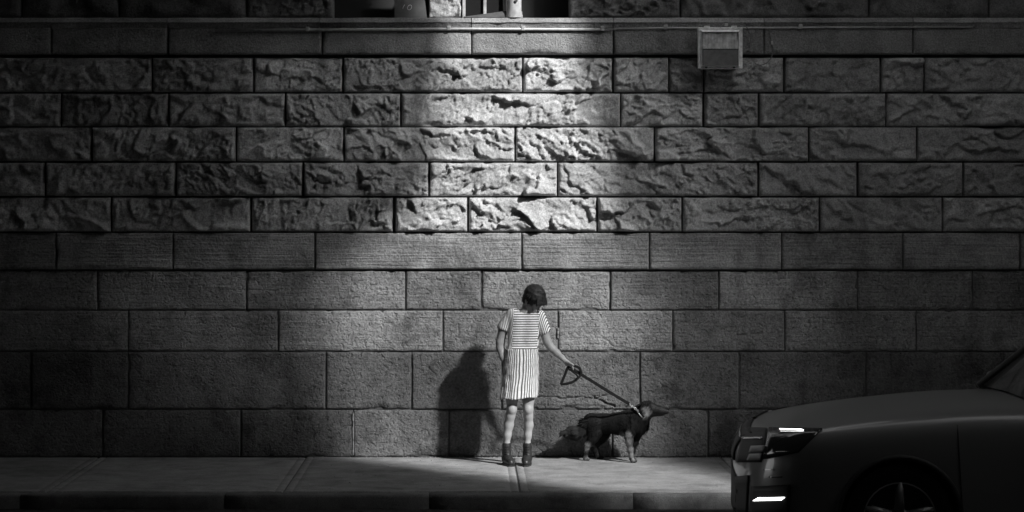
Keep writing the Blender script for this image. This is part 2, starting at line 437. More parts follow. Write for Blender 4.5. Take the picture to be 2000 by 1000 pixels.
def ramp_deck(E, EI, far, label, nb, leak, npl):
    root = tag(empty('viaduct_ramp', (0, 0, ZD)), label, 'viaduct')
    # added unseen strips beside the slot: graded gaps leak sun for a soft falloff
    EO = [(x+(leak if 3 <= i < len(E)-3 else leak*.12), y) for i, (x, y) in enumerate(E)]
    A = [(EO[0][0], -1.0)]+EO
    bm = bmesh.new(); ribbon(bm, A, [(far, y) for (x, y) in A], ZD, ZD+.08); from_bm('deck_plate', bm, M['soffit'], root)
    bm = bmesh.new(); ribbon(bm, [(E[0][0], -1.0), E[0]], [(EO[0][0], -1.0), EO[0]], ZD, ZD+.03); from_bm('deck_plate', bm, M['soffit'], root)
    for i in range(npl):
        u0 = i/npl; u1 = (i+1-.135*(1-(i/npl)))/npl
        L = lambda u: [(p[0]+(q[0]-p[0])*u, p[1]+(q[1]-p[1])*u) for p, q in zip(E, EO)]
        bm = bmesh.new(); ribbon(bm, L(u0), L(u1), ZD+.001, ZD+.005); from_bm('leak_strip', bm, M['soffit'], root)
    for i in range(nb):       # added unseen strips that soften the pool's edge, gaps widening towards the slot
        c = 1-(i+.5)/nb
        u0 = i/nb+.004; u1 = (i+c)/nb
        L = lambda u: [(p[0]+(q[0]-p[0])*u, p[1]+(q[1]-p[1])*u) for p, q in zip(E, EI)]
        bm = bmesh.new(); ribbon(bm, L(u0), L(u1), ZD+.003, ZD+.012); from_bm('board', bm, M['soffit'], root)
    return root
ramp_deck(LEFT, LEFT_IN, -40, 'overhead viaduct ramp on the left side of the sunny gap', 18, -1.9, 11)
rr_ = ramp_deck(RIGHT, RIGHT_IN, 40, 'overhead viaduct ramp on the right side of the sunny gap', 22, 1.5, 9)
# added unseen slats that dim the sun through the lower part of the slot
sl_root = tag(empty('sun_dimming_slats', (0, 0, ZD)), 'added unseen slats that dim the sun through the viaduct gap', 'viaduct')
def at_y(E, y):
    q = sorted(E, key=lambda p: p[1]); return float(np.interp(y, [p[1] for p in q], [p[0] for p in q]))
y_a, y_b = up(1000, 500)[1], up(1000, 893)[1]; nsl = 34; pit_ = (y_a-y_b)/nsl
for i in range(nsl):
    y = y_a-pit_*(i+.5); c = .34*min(1, (i+1)/9)
    box('dimming_slat', at_y(LEFT_IN, y)+.002, at_y(RIGHT_IN, y)-.002, y-pit_*c/2, y+pit_*c/2, ZD+.014, ZD+.02, M['soffit'], sl_root)
YE = min(LEFT[-1][1], RIGHT[-1][1])
tag(box('viaduct_span', -40, 40, -34.0, YE, ZD+.02, ZD+.5, M['soffit']), 'added unseen viaduct span shutting out sky above the road', 'viaduct')  # span extended over the road to shut out sky light
for a_, b_ in ((-40, -1.4), (3.0, 40)):  # slabs added with a gap that lets sky light onto the ledge
    tag(box('viaduct_verge', a_, b_, -1.0, .9, ZD-.01, ZD+.06, M['soffit']), 'added unseen viaduct slab bounding the sky strip at the %s end of the wall' % ('left' if a_ < -9 else 'right'), 'viaduct')
tag(box('end_sky_block', -43, -41, -31, 1, -.2, 16, M['soffit']), 'added unseen block shutting out sky light at the far left end', 'building')  # added blocks keep sky light from the road ends off the wall
tag(box('end_sky_block', 41, 43, -36, 1, -.2, 16, M['soffit']), 'added unseen block shutting out sky light at the far right end', 'building')
tag(box('rear_sky_block', -45, 45, -36.0, -34.2, -.2, 14, M['soffit']), 'added unseen block shutting out low sky behind the viewer', 'building')  # added closure that keeps low sky light off the wall

# ------------------------------------------------------------------ masonry and timber above the ledge
M['wood'] = plain('weathered_timber', .42, .8, bump=(40, .6, .004), var=.3, vscale=14)
M['darkwood'] = plain('dark_timber', .07, .8, bump=(50, .5, .003), var=.3, vscale=20)
M['black'] = plain('black_backing', .03, .95)  # even near-black sheet behind the openings
M['board'] = plain('grey_board', .10, .8, bump=(60, .4, .003), var=.35, vscale=6)
M['chalk'] = plain('chalk', .55, .95)
M['glass_dark'] = plain('dark_glass', .02, .08, spec=.5)
upw = tag(empty('upper_wall', (0, 0, WZ(36))), 'rough stone masonry above the ledge with dark openings', 'wall')
YU = .05; ZL = WZ(36.5)+.006; ZTOP = ZD-.03
def ublocks(a, b, seed, st):
    z = ZL; r = 0
    while z < ZTOP-.05:
        z1 = min(ZTOP, z+[.52, .44, .48, .46, .5][r % 5])
        n = max(1, round((b-a)/260)); cuts = [a+(b-a)*i/n+(random.Random(seed+r*3+i).uniform(-40, 40) if 0 < i < n else 0) for i in range(n+1)]
        for c0, c1 in zip(cuts[:-1], cuts[1:]):
            block(WX(c0+1.5), WX(c1-1.5), z+.004, z1-.004, YU+.02, 'rock', M['rock' if a == 836 else 'rock_shaded'], upw, st if r == 0 else .05, abs(seed+r*31+int(c0)+3000), depth=.3)  # block in the beam keeps the lighter rock, the rest coloured as shade
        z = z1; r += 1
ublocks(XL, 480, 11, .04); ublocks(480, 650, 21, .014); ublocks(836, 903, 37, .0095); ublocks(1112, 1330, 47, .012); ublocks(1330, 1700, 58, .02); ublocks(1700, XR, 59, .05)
for (a, b) in ((650, 836), (903, 1112)):       # lintels over the openings
    block(WX(a), WX(b), WZ(-120), ZTOP, YU+.03, 'rock', M['rock_shaded'], upw, .05, a, depth=.3)
box('backing', WX(XL), WX(XR), .42, .7, WZ(40), ZTOP+.1, M['black'], upw)
bpanel = empty('panel_board', W(805, 34, .1)); tag(bpanel, 'grey board with a chalked number 10 in the dark opening above the ledge', 'board')
bm = bmesh.new(); y0 = .075
pv = [(770, 36), (834, 36), (822, -60), (770, -60)]
fr = [bm.verts.new((WX(a), y0, WZ(b)+.004)) for a, b in pv]; bk = [bm.verts.new((WX(a), y0+.03, WZ(b)+.004)) for a, b in pv]
bm.faces.new(fr); bm.faces.new(bk[::-1])
for i in range(4): bm.faces.new((fr[i], bk[i], bk[(i+1) % 4], fr[(i+1) % 4]))
bmesh.ops.recalc_face_normals(bm, faces=bm.faces); from_bm('face', bm, M['board'], bpanel)
tube('chalk_digit', [W(786.5, 17, y0-.001), W(788, 13, y0-.001), W(790.5, 9, y0-.001)], .0022, M['chalk'], bpanel, 6)
tube('chalk_digit', [W(800+4*math.cos(t)+1.2*math.sin(t), 14.5-4.8*math.sin(t), y0-.001) for t in np.linspace(0, 6.28, 17)[:-1]], .0022, M['chalk'], bpanel, 6, True)
bay = tag(empty('timber_window', W(960, 34, 0)), 'weathered timber window bay with dark panes standing on the ledge', 'window')
ZB = WZ(-130)
for a, b in ((903, 909), (944, 950), (983, 988)):
    box('mullion', WX(a), WX(b), .02, .07, ZL, ZB, M['wood'], bay, .004)
for a, b in ((909.3, 943.7), (950.3, 982.7)):
    box('pane', WX(a), WX(b), .05, .06, ZL, ZB, M['glass_dark'], bay)
bm = bmesh.new()      # sloping weather board under the panes
q = [(906, 35.5, -.03), (989, 35.5, -.03), (989, 22, .018), (906, 33.5, .018)]
fv = [bm.verts.new((WX(a), y, WZ(b)+.006)) for a, b, y in q]; bv = [bm.verts.new((WX(a), .049, WZ(b)+.006)) for a, b, y in q]
bm.faces.new(fv); bm.faces.new(bv[::-1])
for i in range(4): bm.faces.new((fv[i], bv[i], bv[(i+1) % 4], fv[(i+1) % 4]))
bmesh.ops.recalc_face_normals(bm, faces=bm.faces); from_bm('weather_board', bm, M['darkwood'], bay)
post = empty('post', W(1004, 34, 0), parent=None); post.parent = bay; post.location = Vector(W(1004, 34, 0))-Vector(bay.location)
def oct_post(name, r0, r1, z0, z1):
    return cyl(name, (WX(1004.5), -.01, (z0+z1)/2), (0, 0, 1), r0, z1-z0, M['wood'], post, 28)
for nm, r0, z0, z1 in (('shaft', .064, WZ(23), ZB), ('base_moulding', .071, WZ(29), WZ(23)+.0), ('base_block', .075, ZL, WZ(29)-.001)):
    oct_post(nm, r0, r0, z0, z1)
cyl('bolt', (WX(1008), -.078, WZ(3)), (0, 1, 0), .013, .02, M['steel'], post, 12)

# ------------------------------------------------------------------ conduit, cables and flood light
M['galv'] = plain('galvanised_pipe', .50, .45, .3, var=.2, vscale=30)
M['alu'] = plain('cast_aluminium', .85, .5, .1, bump=(200, .3, .001), var=.2, vscale=30)
M['lens'] = plain('dusty_lens', .55, .35, var=.35, vscale=25)
M['lensglass'] = plain('dull_glass', .14, .25, var=.2, vscale=20)
M['cable'] = plain('grey_cable', .22, .6)
pipe = tag(empty('conduit', W(1000, 57, -.11)), 'thin metal conduit running under the stone ledge', 'pipe')
tube('pipe', [W(420, 59.5, -.105), W(700, 58, -.105), W(900, 56.5, -.105), W(1180, 57.5, -.105)], .0125, M['galv'], pipe, 12)
tube('pipe', [W(1180, 57.5, -.105), W(1300, 54.3, -.105), W(1420, 54.5, -.105), W(1600, 53.5, -.105), W(1900, 53, -.105)], .007, M['galv'], pipe, 10)
for px_, py_ in ((602, 58.6), (877, 56.7), (1021, 57), (1175, 57.4), (1298, 54.4), (1560, 53.7)):
    box('clamp', WX(px_-3.5), WX(px_+3.5), -.124, -.083, WZ(py_+4.5), WZ(py_-4.2), M['galv'], pipe, .003)
fl = tag(empty('flood_light', W(1407, 134, -.2)), 'square flood light with pale metal frame hanging under the ledge', 'flood light')
def fw(px, py, y=-.27): return (WX(px, y), y, WZ(py, y))
yb, yfr = -.20, -.27
box('housing', WX(1369, yb), WX(1445, yb), -.20, -.088, WZ(128, yb), WZ(60, yb), M['alu'], fl, .01)
bm = bmesh.new()
def fbar(a, b, c, d, yo=0, bev=.005): bm_box(bm, WX(a, yfr), WX(b, yfr), yfr-.012+yo, -.2005, WZ(d, yfr), WZ(c, yfr), bev)
fbar(1364, 1368, 54, 134, bev=.003); fbar(1446, 1450, 54, 134, bev=.003); fbar(1368.2, 1445.8, 54, 57.5, bev=.003); fbar(1368.2, 1445.8, 130.8, 134, bev=.003)
from_bm('frame', bm, M['alu'], fl)
bm = bmesh.new()       # bevelled inner lip, bright on top
def quad(bm, pts): bm.faces.new([bm.verts.new(p) for p in pts])
ins, outs = [(1371.5, 62), (1442.5, 62), (1442.5, 129), (1371.5, 129)], [(1368.1, 57.6), (1445.9, 57.6), (1445.9, 130.7), (1368.1, 130.7)]
for i in range(4):
    j = (i+1) % 4
    quad(bm, [fw(*outs[i], -.276), fw(*outs[j], -.276), fw(*ins[j], -.312), fw(*ins[i], -.312)])
bmesh.ops.remove_doubles(bm, verts=bm.verts, dist=1e-5); from_bm('lip', bm, M['alu'], fl)
nr = 24       # ribbed prismatic upper lens
v = []; f = []
for i in range(nr*2+1):
    px_ = 1371.5+71*i/(nr*2); y = -.306 if i % 2 else -.298
    v += [fw(px_, 62, y+.010), fw(px_, 95.5, y-.006)]
for i in range(nr*2): f.append((2*i, 2*i+1, 2*i+3, 2*i+2))
from_np('ribbed_lens', v, f, M['lens'], fl)
bm = bmesh.new(); bm_box(bm, WX(1371.5, -.25), WX(1442.5, -.25), -.304, -.29, WZ(129, -.25), WZ(97.5, -.25), .004); from_bm('lower_glass', bm, M['lensglass'], fl)
bm = bmesh.new(); bm_box(bm, WX(1371.5, -.26), WX(1442.5, -.26), -.308, -.28, WZ(97.2, -.26), WZ(95.5, -.26), .001); from_bm('divider', bm, M['steel'], fl)
for c in (1381, 1434):
    bm = bmesh.new(); bm_box(bm, WX(c-5.5, yfr), WX(c+5.5, yfr), -.275, -.235, WZ(55, yfr), WZ(50.3, yfr), .003)
    for q in (-4, -1.3, 1.3, 4): bm_box(bm, WX(c+q-.7, yfr), WX(c+q+.7, yfr), -.281, -.2755, WZ(57, yfr), WZ(50.8, yfr), .001)
    from_bm('hinge', bm, M['alu'], fl)
for c in (1379, 1433):
    box('latch', WX(c-2.2, yfr), WX(c+2.2, yfr), -.291, -.283, WZ(133.5, yfr), WZ(130.5, yfr), M['steel'], fl, .001)
def smooth_path(pts, n=6):
    P = [Vector(p) for p in pts]; out = []
    for i in range(len(P)-1):
        p0, p1, p2, p3 = P[max(i-1, 0)], P[i], P[i+1], P[min(i+2, len(P)-1)]
        for k_ in range(n):
            t = k_/n
            out.append(.5*((2*p1)+(p2-p0)*t+(2*p0-5*p1+4*p2-p3)*t*t+(3*p1-p0-3*p2+p3)*t**3))
    out.append(P[-1]); return out
cb = tag(empty('lamp_cable', W(1407, 54, -.2)), 'cable looping from the top of the flood light', 'cable')
tube('cord', smooth_path([W(1406, 56, -.22), W(1409, 50, -.215), W(1416, 47.5, -.21), W(1430, 45, -.2), W(1446, 46, -.19), W(1459, 54, -.17), W(1466, 70, -.14), W(1465, 85, -.12), W(1463, 96, -.1)]), .0048, M['cable'], cb, 8)
bm = bmesh.new(); bm_box(bm, WX(1415.5, -.21), WX(1421, -.21), -.222, -.2, WZ(51.5, -.21), WZ(45.5, -.21), .003); from_bm('connector', bm, M['galv'], cb)
bm = bmesh.new(); bm_box(bm, WX(1460.5, -.1), WX(1465.5, -.1), -.115, -.086, WZ(99, -.1), WZ(94, -.1), .002); from_bm('end_clip', bm, M['cable'], cb)
cb2 = tag(empty('loose_cable', W(1505, 100, -.1)), 'loose cable hanging in a curve to the right of the flood light', 'cable')
tube('cord', smooth_path([W(1502, 54, -.105), W(1505, 70, -.1), W(1508, 84, -.097), W(1510, 98, -.1), W(1506, 113, -.12), W(1497, 123, -.14), W(1485, 127, -.14), W(1475, 124, -.13)]), .004, M['cable'], cb2, 8)
bm = bmesh.new(); bm_box(bm, WX(1506, -.1), WX(1510, -.1), -.108, -.088, WZ(87, -.1), WZ(80, -.1), .002); from_bm('clip', bm, M['galv'], cb2)

# ------------------------------------------------------------------ signed-distance modelling for the figure and the dog
class SDF:
    def __init__(s, lo, hi, h):
        s.lo = np.array(lo, float); s.h = h
        n = np.ceil((np.array(hi)-s.lo)/h).astype(int)+1; s.n = n
        s.D = np.full(n, 1.0, np.float32)
        s.ax = [s.lo[i]+np.arange(n[i])*h for i in range(3)]
    def _slice(s, lo, hi):
        a = np.clip(np.floor((lo-s.lo)/s.h).astype(int), 0, s.n-1); b = np.clip(np.ceil((hi-s.lo)/s.h).astype(int)+1, 1, s.n)
        return tuple(slice(a[i], b[i]) for i in range(3))
    def _pts(s, sl): return np.meshgrid(*[s.ax[i][sl[i]] for i in range(3)], indexing='ij')
    def _merge(s, sl, d, k, sub=False):
        A = s.D[sl]
        if sub:
            d = -d; hh = np.clip(.5-.5*(A-d)/k, 0, 1); s.D[sl] = A*(1-hh)+d*hh+k*hh*(1-hh)
        else:
            hh = np.clip(.5+.5*(A-d)/k, 0, 1); s.D[sl] = A*(1-hh)+d*hh-k*hh*(1-hh)
    def cone(s, a, b, ra, rb, k=.012, sq=(1, 1, 1), sub=False):
        a = np.array(a, float); b = np.array(b, float); m = max(ra, rb)*max(1, max(1/q for q in sq))+k*1.5+.02
        sl = s._slice(np.minimum(a, b)-m, np.maximum(a, b)+m)
        if any(q.stop <= q.start for q in sl): return
        X, Y, Z = s._pts(sl); sq = np.array(sq); p = [(X-a[0])*sq[0], (Y-a[1])*sq[1], (Z-a[2])*sq[2]]
        ab = (b-a)*sq; L = ab@ab+1e-12; t = np.clip((p[0]*ab[0]+p[1]*ab[1]+p[2]*ab[2])/L, 0, 1)
        d = np.sqrt((p[0]-t*ab[0])**2+(p[1]-t*ab[1])**2+(p[2]-t*ab[2])**2)-(ra+t*(rb-ra))
        s._merge(sl, d.astype(np.float32), k, sub)
    def chain(s, pts, rs, k=.012, sq=(1, 1, 1)):
        for i in range(len(pts)-1): s.cone(pts[i], pts[i+1], rs[i], rs[i+1], k, sq)
    def ell(s, c, axes, radii, k=.012, sub=False):
        c = np.array(c, float); m = max(radii)+k*1.5+.02; sl = s._slice(c-m, c+m)
        X, Y, Z = s._pts(sl); q = [X-c[0], Y-c[1], Z-c[2]]
        u = [sum(q[j]*axes[i][j] for j in range(3)) for i in range(3)]
        k0 = np.sqrt(sum((u[i]/radii[i])**2 for i in range(3))); k1 = np.sqrt(sum((u[i]/radii[i]**2)**2 for i in range(3)))+1e-9
        s._merge(sl, (k0*(k0-1)/k1).astype(np.float32), k, sub)
    def mesh(s):
        D = s.D; n = s.n; S = D < 0
        c = np.zeros((n[0]-1, n[1]-1, n[2]-1), np.uint8)
        offs = [(i, j, k) for i in (0, 1) for j in (0, 1) for k in (0, 1)]
        for (i, j, k) in offs: c += S[i:n[0]-1+i, j:n[1]-1+j, k:n[2]-1+k]
        act = np.argwhere((c > 0) & (c < 8)); vals = np.stack([D[act[:, 0]+i, act[:, 1]+j, act[:, 2]+k] for (i, j, k) in offs], 1)
        O = np.array(offs, float); pos = np.zeros((len(act), 3)); cnt = np.zeros(len(act))
        for a in range(8):
            for b in range(a+1, 8):
                if np.abs(O[a]-O[b]).sum() != 1: continue
                m = (vals[:, a] < 0) != (vals[:, b] < 0); t = np.zeros(len(act)); t[m] = vals[m, a]/(vals[m, a]-vals[m, b])
                pos[m] += O[a]+t[m, None]*(O[b]-O[a]); cnt += m
        V = s.lo+(act+pos/cnt[:, None])*s.h
        idx = np.full(c.shape, -1, int); idx[act[:, 0], act[:, 1], act[:, 2]] = np.arange(len(act))
        Fs = []
        for ax in range(3):
            o1, o2 = [(1, 2), (2, 0), (0, 1)][ax]
            sa = [slice(None)]*3; sb = [slice(None)]*3; sa[ax] = slice(0, -1); sb[ax] = slice(1, None)
            A, B = S[tuple(sa)], S[tuple(sb)]; e = np.argwhere(A != B)
            e = e[(e[:, o1] > 0) & (e[:, o2] > 0) & (e[:, o1] < n[o1]-1) & (e[:, o2] < n[o2]-1)]
            fl_ = A[e[:, 0], e[:, 1], e[:, 2]]
            def cell(d1, d2):
                q = e.copy(); q[:, o1] += d1; q[:, o2] += d2; return idx[q[:, 0], q[:, 1], q[:, 2]]
            Q = np.stack([cell(-1, -1), cell(0, -1), cell(0, 0), cell(-1, 0)], 1)
            Q[~fl_] = Q[~fl_][:, ::-1]; Fs.append(Q)
        return V, np.vstack(Fs)
def np_mesh(name, V, Fq, mat, parent, attrs=None, smooth=True):
    used = np.unique(Fq); re = np.full(len(V), -1, int); re[used] = np.arange(len(used)); V2 = V[used]; F2 = re[Fq]
    me = bpy.data.meshes.new(name); me.vertices.add(len(V2)); me.vertices.foreach_set('co', V2.astype(np.float32).ravel())
    nq = F2.shape[1]; me.loops.add(F2.size); me.loops.foreach_set('vertex_index', F2.astype(np.int32).ravel())
    me.polygons.add(len(F2)); me.polygons.foreach_set('loop_start', np.arange(0, F2.size, nq, dtype=np.int32)); me.polygons.foreach_set('loop_total', np.full(len(F2), nq, np.int32))
    me.update(); me.validate()
    for an, av in (attrs or {}).items():
        at = me.attributes.new(an, 'FLOAT', 'POINT'); at.data.foreach_set('value', np.asarray(av, np.float32)[used])
    return link(name, me, mat, parent, smooth)
def relax(V, Fq, it=3, lam=.5):
    V = V.copy()
    for _ in range(it):
        A = np.zeros_like(V); c = np.zeros(len(V))
        for i in range(4):
            for j in ((i+1) % 4, (i+3) % 4): np.add.at(A, Fq[:, i], V[Fq[:, j]]); np.add.at(c, Fq[:, i], 1)
        V += lam*(A/np.maximum(c, 1)[:, None]-V)
    return V
def vert_normals(V, Fq):
    N = np.zeros_like(V); a, b, c = V[Fq[:, 0]], V[Fq[:, 1]], V[Fq[:, 2]]; n = np.cross(b-a, c-a)
    for i in range(Fq.shape[1]): np.add.at(N, Fq[:, i], n)
    return N/(np.linalg.norm(N, axis=1)[:, None]+1e-12)
def attr_mat(name, attr, c0, c1, rough, stripe=None, bump=None, spec=.3, sheen=0):
    m, nt, b = mat_new(name); N = nt.nodes; L = nt.links
    at = N.new('ShaderNodeAttribute'); at.attribute_name = attr; x = at.outputs['Fac']
    if stripe:
        fr_ = N.new('ShaderNodeMath'); fr_.operation = 'FRACT'; L.new(x, fr_.inputs[0])
        pp = N.new('ShaderNodeMath'); pp.operation = 'PINGPONG'; pp.inputs[1].default_value = .5; L.new(fr_.outputs[0], pp.inputs[0])
        mr = N.new('ShaderNodeMapRange'); mr.inputs[1].default_value = stripe*.5-.03; mr.inputs[2].default_value = stripe*.5+.03; L.new(pp.outputs[0], mr.inputs[0]); x = mr.outputs[0]
    mx = N.new('ShaderNodeMix'); mx.data_type = 'RGBA'; mx.inputs[6].default_value = g(c0); mx.inputs[7].default_value = g(c1)
    L.new(x, mx.inputs[0]); L.new(mx.outputs[2], b.inputs['Base Color'])
    b.inputs['Roughness'].default_value = rough; b.inputs['Specular IOR Level'].default_value = spec
    if sheen: b.inputs['Sheen Weight'].default_value = sheen
    if bump:
        n2 = N.new('ShaderNodeTexNoise'); n2.inputs['Scale'].default_value = bump[0]; n2.inputs['Detail'].default_value = 3
        tc = N.new('ShaderNodeTexCoord'); L.new(tc.outputs['Object'], n2.inputs['Vector'])
        bp = N.new('ShaderNodeBump'); bp.inputs['Distance'].default_value = bump[1]; L.new(n2.outputs['Fac'], bp.inputs['Height']); L.new(bp.outputs[0], b.inputs['Normal'])
    return m

# ------------------------------------------------------------------ the woman
M['skin'] = plain('skin', .31, .55, spec=.35, bump=(90, .15, .001), var=.06, vscale=20)
M['skin'].node_tree.nodes['Principled BSDF'].inputs['Subsurface Weight'].default_value = .0
M['hair'] = plain('dark_hair', .020, .6, spec=.3)
M['boot'] = plain('black_leather', .022, .42, spec=.5, bump=(60, .4, .003))
M['dress'] = attr_mat('striped_cotton', 'phase', .09, .78, .85, stripe=.44, bump=(60, .004))
YP = -.60
def P(px, py, dy=0.0): return np.array(W(px, py, YP+dy))
woman = tag(empty('person', (WX(1010, YP), YP, 0)), 'person in striped short dress and black ankle boots holding a dog leash', 'person')
# head frame
hc = P(1042, 585.5, .0)
hf = np.array([.62, -.58, -.52]); hf /= np.linalg.norm(hf)
hu = np.array([0, 0, 1.])-hf*hf[2]; hu /= np.linalg.norm(hu); hs_ = np.cross(hu, hf)       # hs_: her left is -?, sideways axis
def H(a, u, s_): return hc+hf*a+hu*u+hs_*s_
body = SDF(P(955, 535, 0)-np.array([0, .32, 0]), np.array([WX(1135, YP), YP+.25, WZ(905, YP)-.02])+np.array([0, 0, 0]) if False else np.array([WX(1135, YP), YP+.25, WZ(540, YP)]), .0055) if False else None
lo = np.array([WX(955, YP), YP-.30, .02]); hi = np.array([WX(1135, YP), YP+.22, WZ(545, YP)])
B = SDF(lo, hi, .0055)
B.ell(H(0, .01, 0), (hf, hu, hs_), (.092, .098, .074), .01)
B.cone(H(.03, -.05, 0), H(.068, -.096, 0), .055, .028, .02)          # jaw and chin
B.cone(H(.02, -.05, .03), H(.055, -.07, .02), .035, .03, .015); B.cone(H(.02, -.05, -.03), H(.055, -.07, -.02), .035, .03, .015)
B.cone(H(.085, .0, 0), H(.108, -.034, 0), .008, .013, .01)            # nose
B.cone(H(.088, -.058, -.014), H(.088, -.058, .014), .007, .007, .006); B.cone(H(.085, -.067, -.01), H(.085, -.067, .01), .007, .007, .006)
for s_ in (-1, 1):
    B.ell(H(.083, .004, .03*s_), (hf, hu, hs_), (.012, .010, .015), .008, True)
    B.ell(H(.078, .004, .03*s_), (hf, hu, hs_), (.011, .011, .012), .004)
    B.ell(H(-.008, -.012, .076*s_), (hf, hu, hs_), (.018, .032, .010), .006)
    B.ell(H(-.004, -.010, .086*s_), (hf, hu, hs_), (.010, .020, .005), .004, True)
B.cone(H(-.03, -.05, 0), P(1029, 612, .03), .052, .056, .02)             # neck
B.cone(P(1029, 611, .03), P(1003, 620, .03), .040, .034, .03); B.cone(P(1029, 611, .03), P(1053, 620, .025), .040, .034, .03)
B.cone(P(1012, 640, .03), P(1012, 690, .02), .055, .06, .03); B.cone(P(1038, 640, .03), P(1032, 690, .02), .055, .058, .03)
B.cone(P(1010, 690), P(1003, 725), .075, .08, .03); B.cone(P(1030, 690), P(1030, 725), .075, .08, .03)
# legs
B.chain([P(1002, 725, 0), P(1000, 779, -.01), P(999.5, 800, -.02), P(997, 812, -.01), P(993.5, 830, .012), P(991, 850, .012), P(990, 868, .01), P(989, 890, .01)], [.070, .051, .043, .040, .042, .033, .025, .027], .02)
B.chain([P(1031, 725, 0), P(1032, 779, -.01), P(1031.5, 800, -.02), P(1032, 812, -.01), P(1032.5, 830, .012), P(1031, 850, .012), P(1030, 868, .01), P(1030, 890, .01)], [.070, .052, .043, .039, .040, .032, .025, .027], .02)
B.ell(P(1000, 800, -.055), ((1, 0, 0), (0, 1, 0), (0, 0, 1)), (.028, .02, .034), .02); B.ell(P(1031, 800, -.055), ((1, 0, 0), (0, 1, 0), (0, 0, 1)), (.028, .02, .034), .02)
# her right arm, hand in pocket
B.chain([P(996, 624, .03), P(982, 646, .035), P(977, 668, .035), P(977, 680, .03), P(982, 697, .0), P(987, 708, -.02)], [.034, .041, .038, .036, .030, .023], .015)
B.chain([P(987, 708, -.02), P(990, 716, -.02), P(994, 724, -.02)], [.022, .028, .018], .012, (1, 1.4, 1))
# her left arm, reaching to the leash
B.chain([P(1056, 625, .02), P(1063, 649, .01), P(1069, 668, .0), P(1076, 679, -.01), P(1087, 689, -.03), P(1097, 698, -.05), P(1103, 704, -.06)], [.034, .040, .037, .034, .031, .024, .0195], .015)
B.chain([P(1103, 704, -.06), P(1108, 709, -.065), P(1112, 713, -.065)], [.019, .024, .022], .012, (1, 1.5, 1))
FINGERS = [([(1113.5, 710.5, -.085), (1117, 714, -.092), (1119, 718.5, -.092), (1119.5, 722.5, -.086)], .0085),       # index along the strap
           ([(1113, 712, -.07), (1117, 716.5, -.075), (1117, 720.5, -.07), (1113.5, 720, -.06)], .0087),
           ([(1111.5, 713.5, -.055), (1115, 718, -.055), (1114.5, 721.5, -.052), (1111.5, 720.5, -.048)], .0083),
           ([(1110, 714.5, -.042), (1112.5, 718.5, -.040), (1112, 721, -.04), (1109.5, 720, -.042)], .0075),
           ([(1107, 707, -.085), (1112, 708.5, -.10), (1117, 711, -.105), (1120.5, 713.5, -.10)], .0095)]      # thumb
for pts, r in FINGERS:
    B.chain([P(*q) for q in pts], [r, r*.98, r*.9, r*.78], .005)
V_, F_ = B.mesh(); V_ = relax(V_, F_, 3)
np_mesh('body', V_, F_, M['skin'], woman)
# hair: a cap plus locks that fall from the crown
HR = SDF(hc-.19, hc+.19, .0042)
HR.ell(H(-.012, .022, 0), (hf, hu, hs_), (.097, .098, .086), .01)
HR.ell(H(-.048, -.030, 0), (hf, hu, hs_), (.050, .045, .066), .02)
rr = random.Random(5)
for i in range(150):
    th = rr.uniform(-math.pi, math.pi)              # 0 = forehead
    back = .5-.5*math.cos(th)
    endu = .032-.080*back+rr.uniform(-.014, .010)
    if 1.0 < abs(th) < 1.9: endu = -.010+rr.uniform(-.012, .008)
    pts = []; rs = []
    for q in range(6):
        t = q/5; el = math.pi/2*(1-t)*.96
        uu = .022+.100*math.sin(el) if t < .75 else None
        rad = math.cos(el)
        if uu is None: uu = (.022+.100*math.sin(math.pi/2*.25*.96))*(1-(t-.75)/.25)+endu*((t-.75)/.25); rad = .97-.30*back*(t-.75)/.25
        a_ = .100*rad*math.cos(th+.25*t)-.010; s2 = .088*rad*math.sin(th+.25*t)
        pts.append(H(a_+rr.uniform(-.003, .003), uu, s2+rr.uniform(-.003, .003))); rs.append(.0125*(1-.65*t)+.002)
    HR.chain(pts, rs, .004)
for q in range(10):      # loose tufts on the crown and over the brow
    th = rr.uniform(-3, 3); a0 = H(.06*math.cos(th), .105, .05*math.sin(th)); a1 = a0+np.array([rr.uniform(-.01, .045), rr.uniform(-.02, .02), rr.uniform(.0, .016)])
    HR.cone(a0, a1, .008, .002, .004)
for s2 in np.linspace(-.06, .06, 9):
    HR.chain([H(.075, .06, s2*.8), H(.100, .02, s2), H(.104+rr.uniform(-.006, .006), .034+rr.uniform(-.018, .008), s2*.95)], [.012, .010, .003], .004)
V_, F_ = HR.mesh(); hair = np_mesh('hair', V_, F_, M['hair'], woman)
rg_ = np.random.default_rng(8); Nn = vert_normals(V_, F_); pk = rg_.integers(0, len(V_), 3500); p0 = V_[pk]; nn = Nn[pk]
lc = (p0-hc)@np.stack([hf, hu, hs_], 1); fl_ = lc[:, :1]*hf*9+lc[:, 2:]*hs_*9-hu*(1.0-lc[:, 1:2]*5)+rg_.normal(0, .35, (3500, 3)); fl_ -= nn*(fl_*nn).sum(1)[:, None]
fl_ = fl_/np.linalg.norm(fl_, axis=1)[:, None]+nn*rg_.uniform(.05, .4, (3500, 1)); ln = rg_.uniform(.012, .03, 3500)
sd_ = np.cross(fl_, nn+.01); sd_ /= np.linalg.norm(sd_, axis=1)[:, None]; b0 = p0-nn*.002; wdh = .0012
VV = np.stack([b0-sd_*wdh, b0+sd_*wdh, b0+fl_*(ln*.55)[:, None]+sd_*wdh*.8, b0+fl_*ln[:, None]], 1).reshape(-1, 3)
st_ = np_mesh('strands', VV, np.arange(len(VV)).reshape(-1, 4), M['hair'], hair); st_['kind'] = 'stuff'
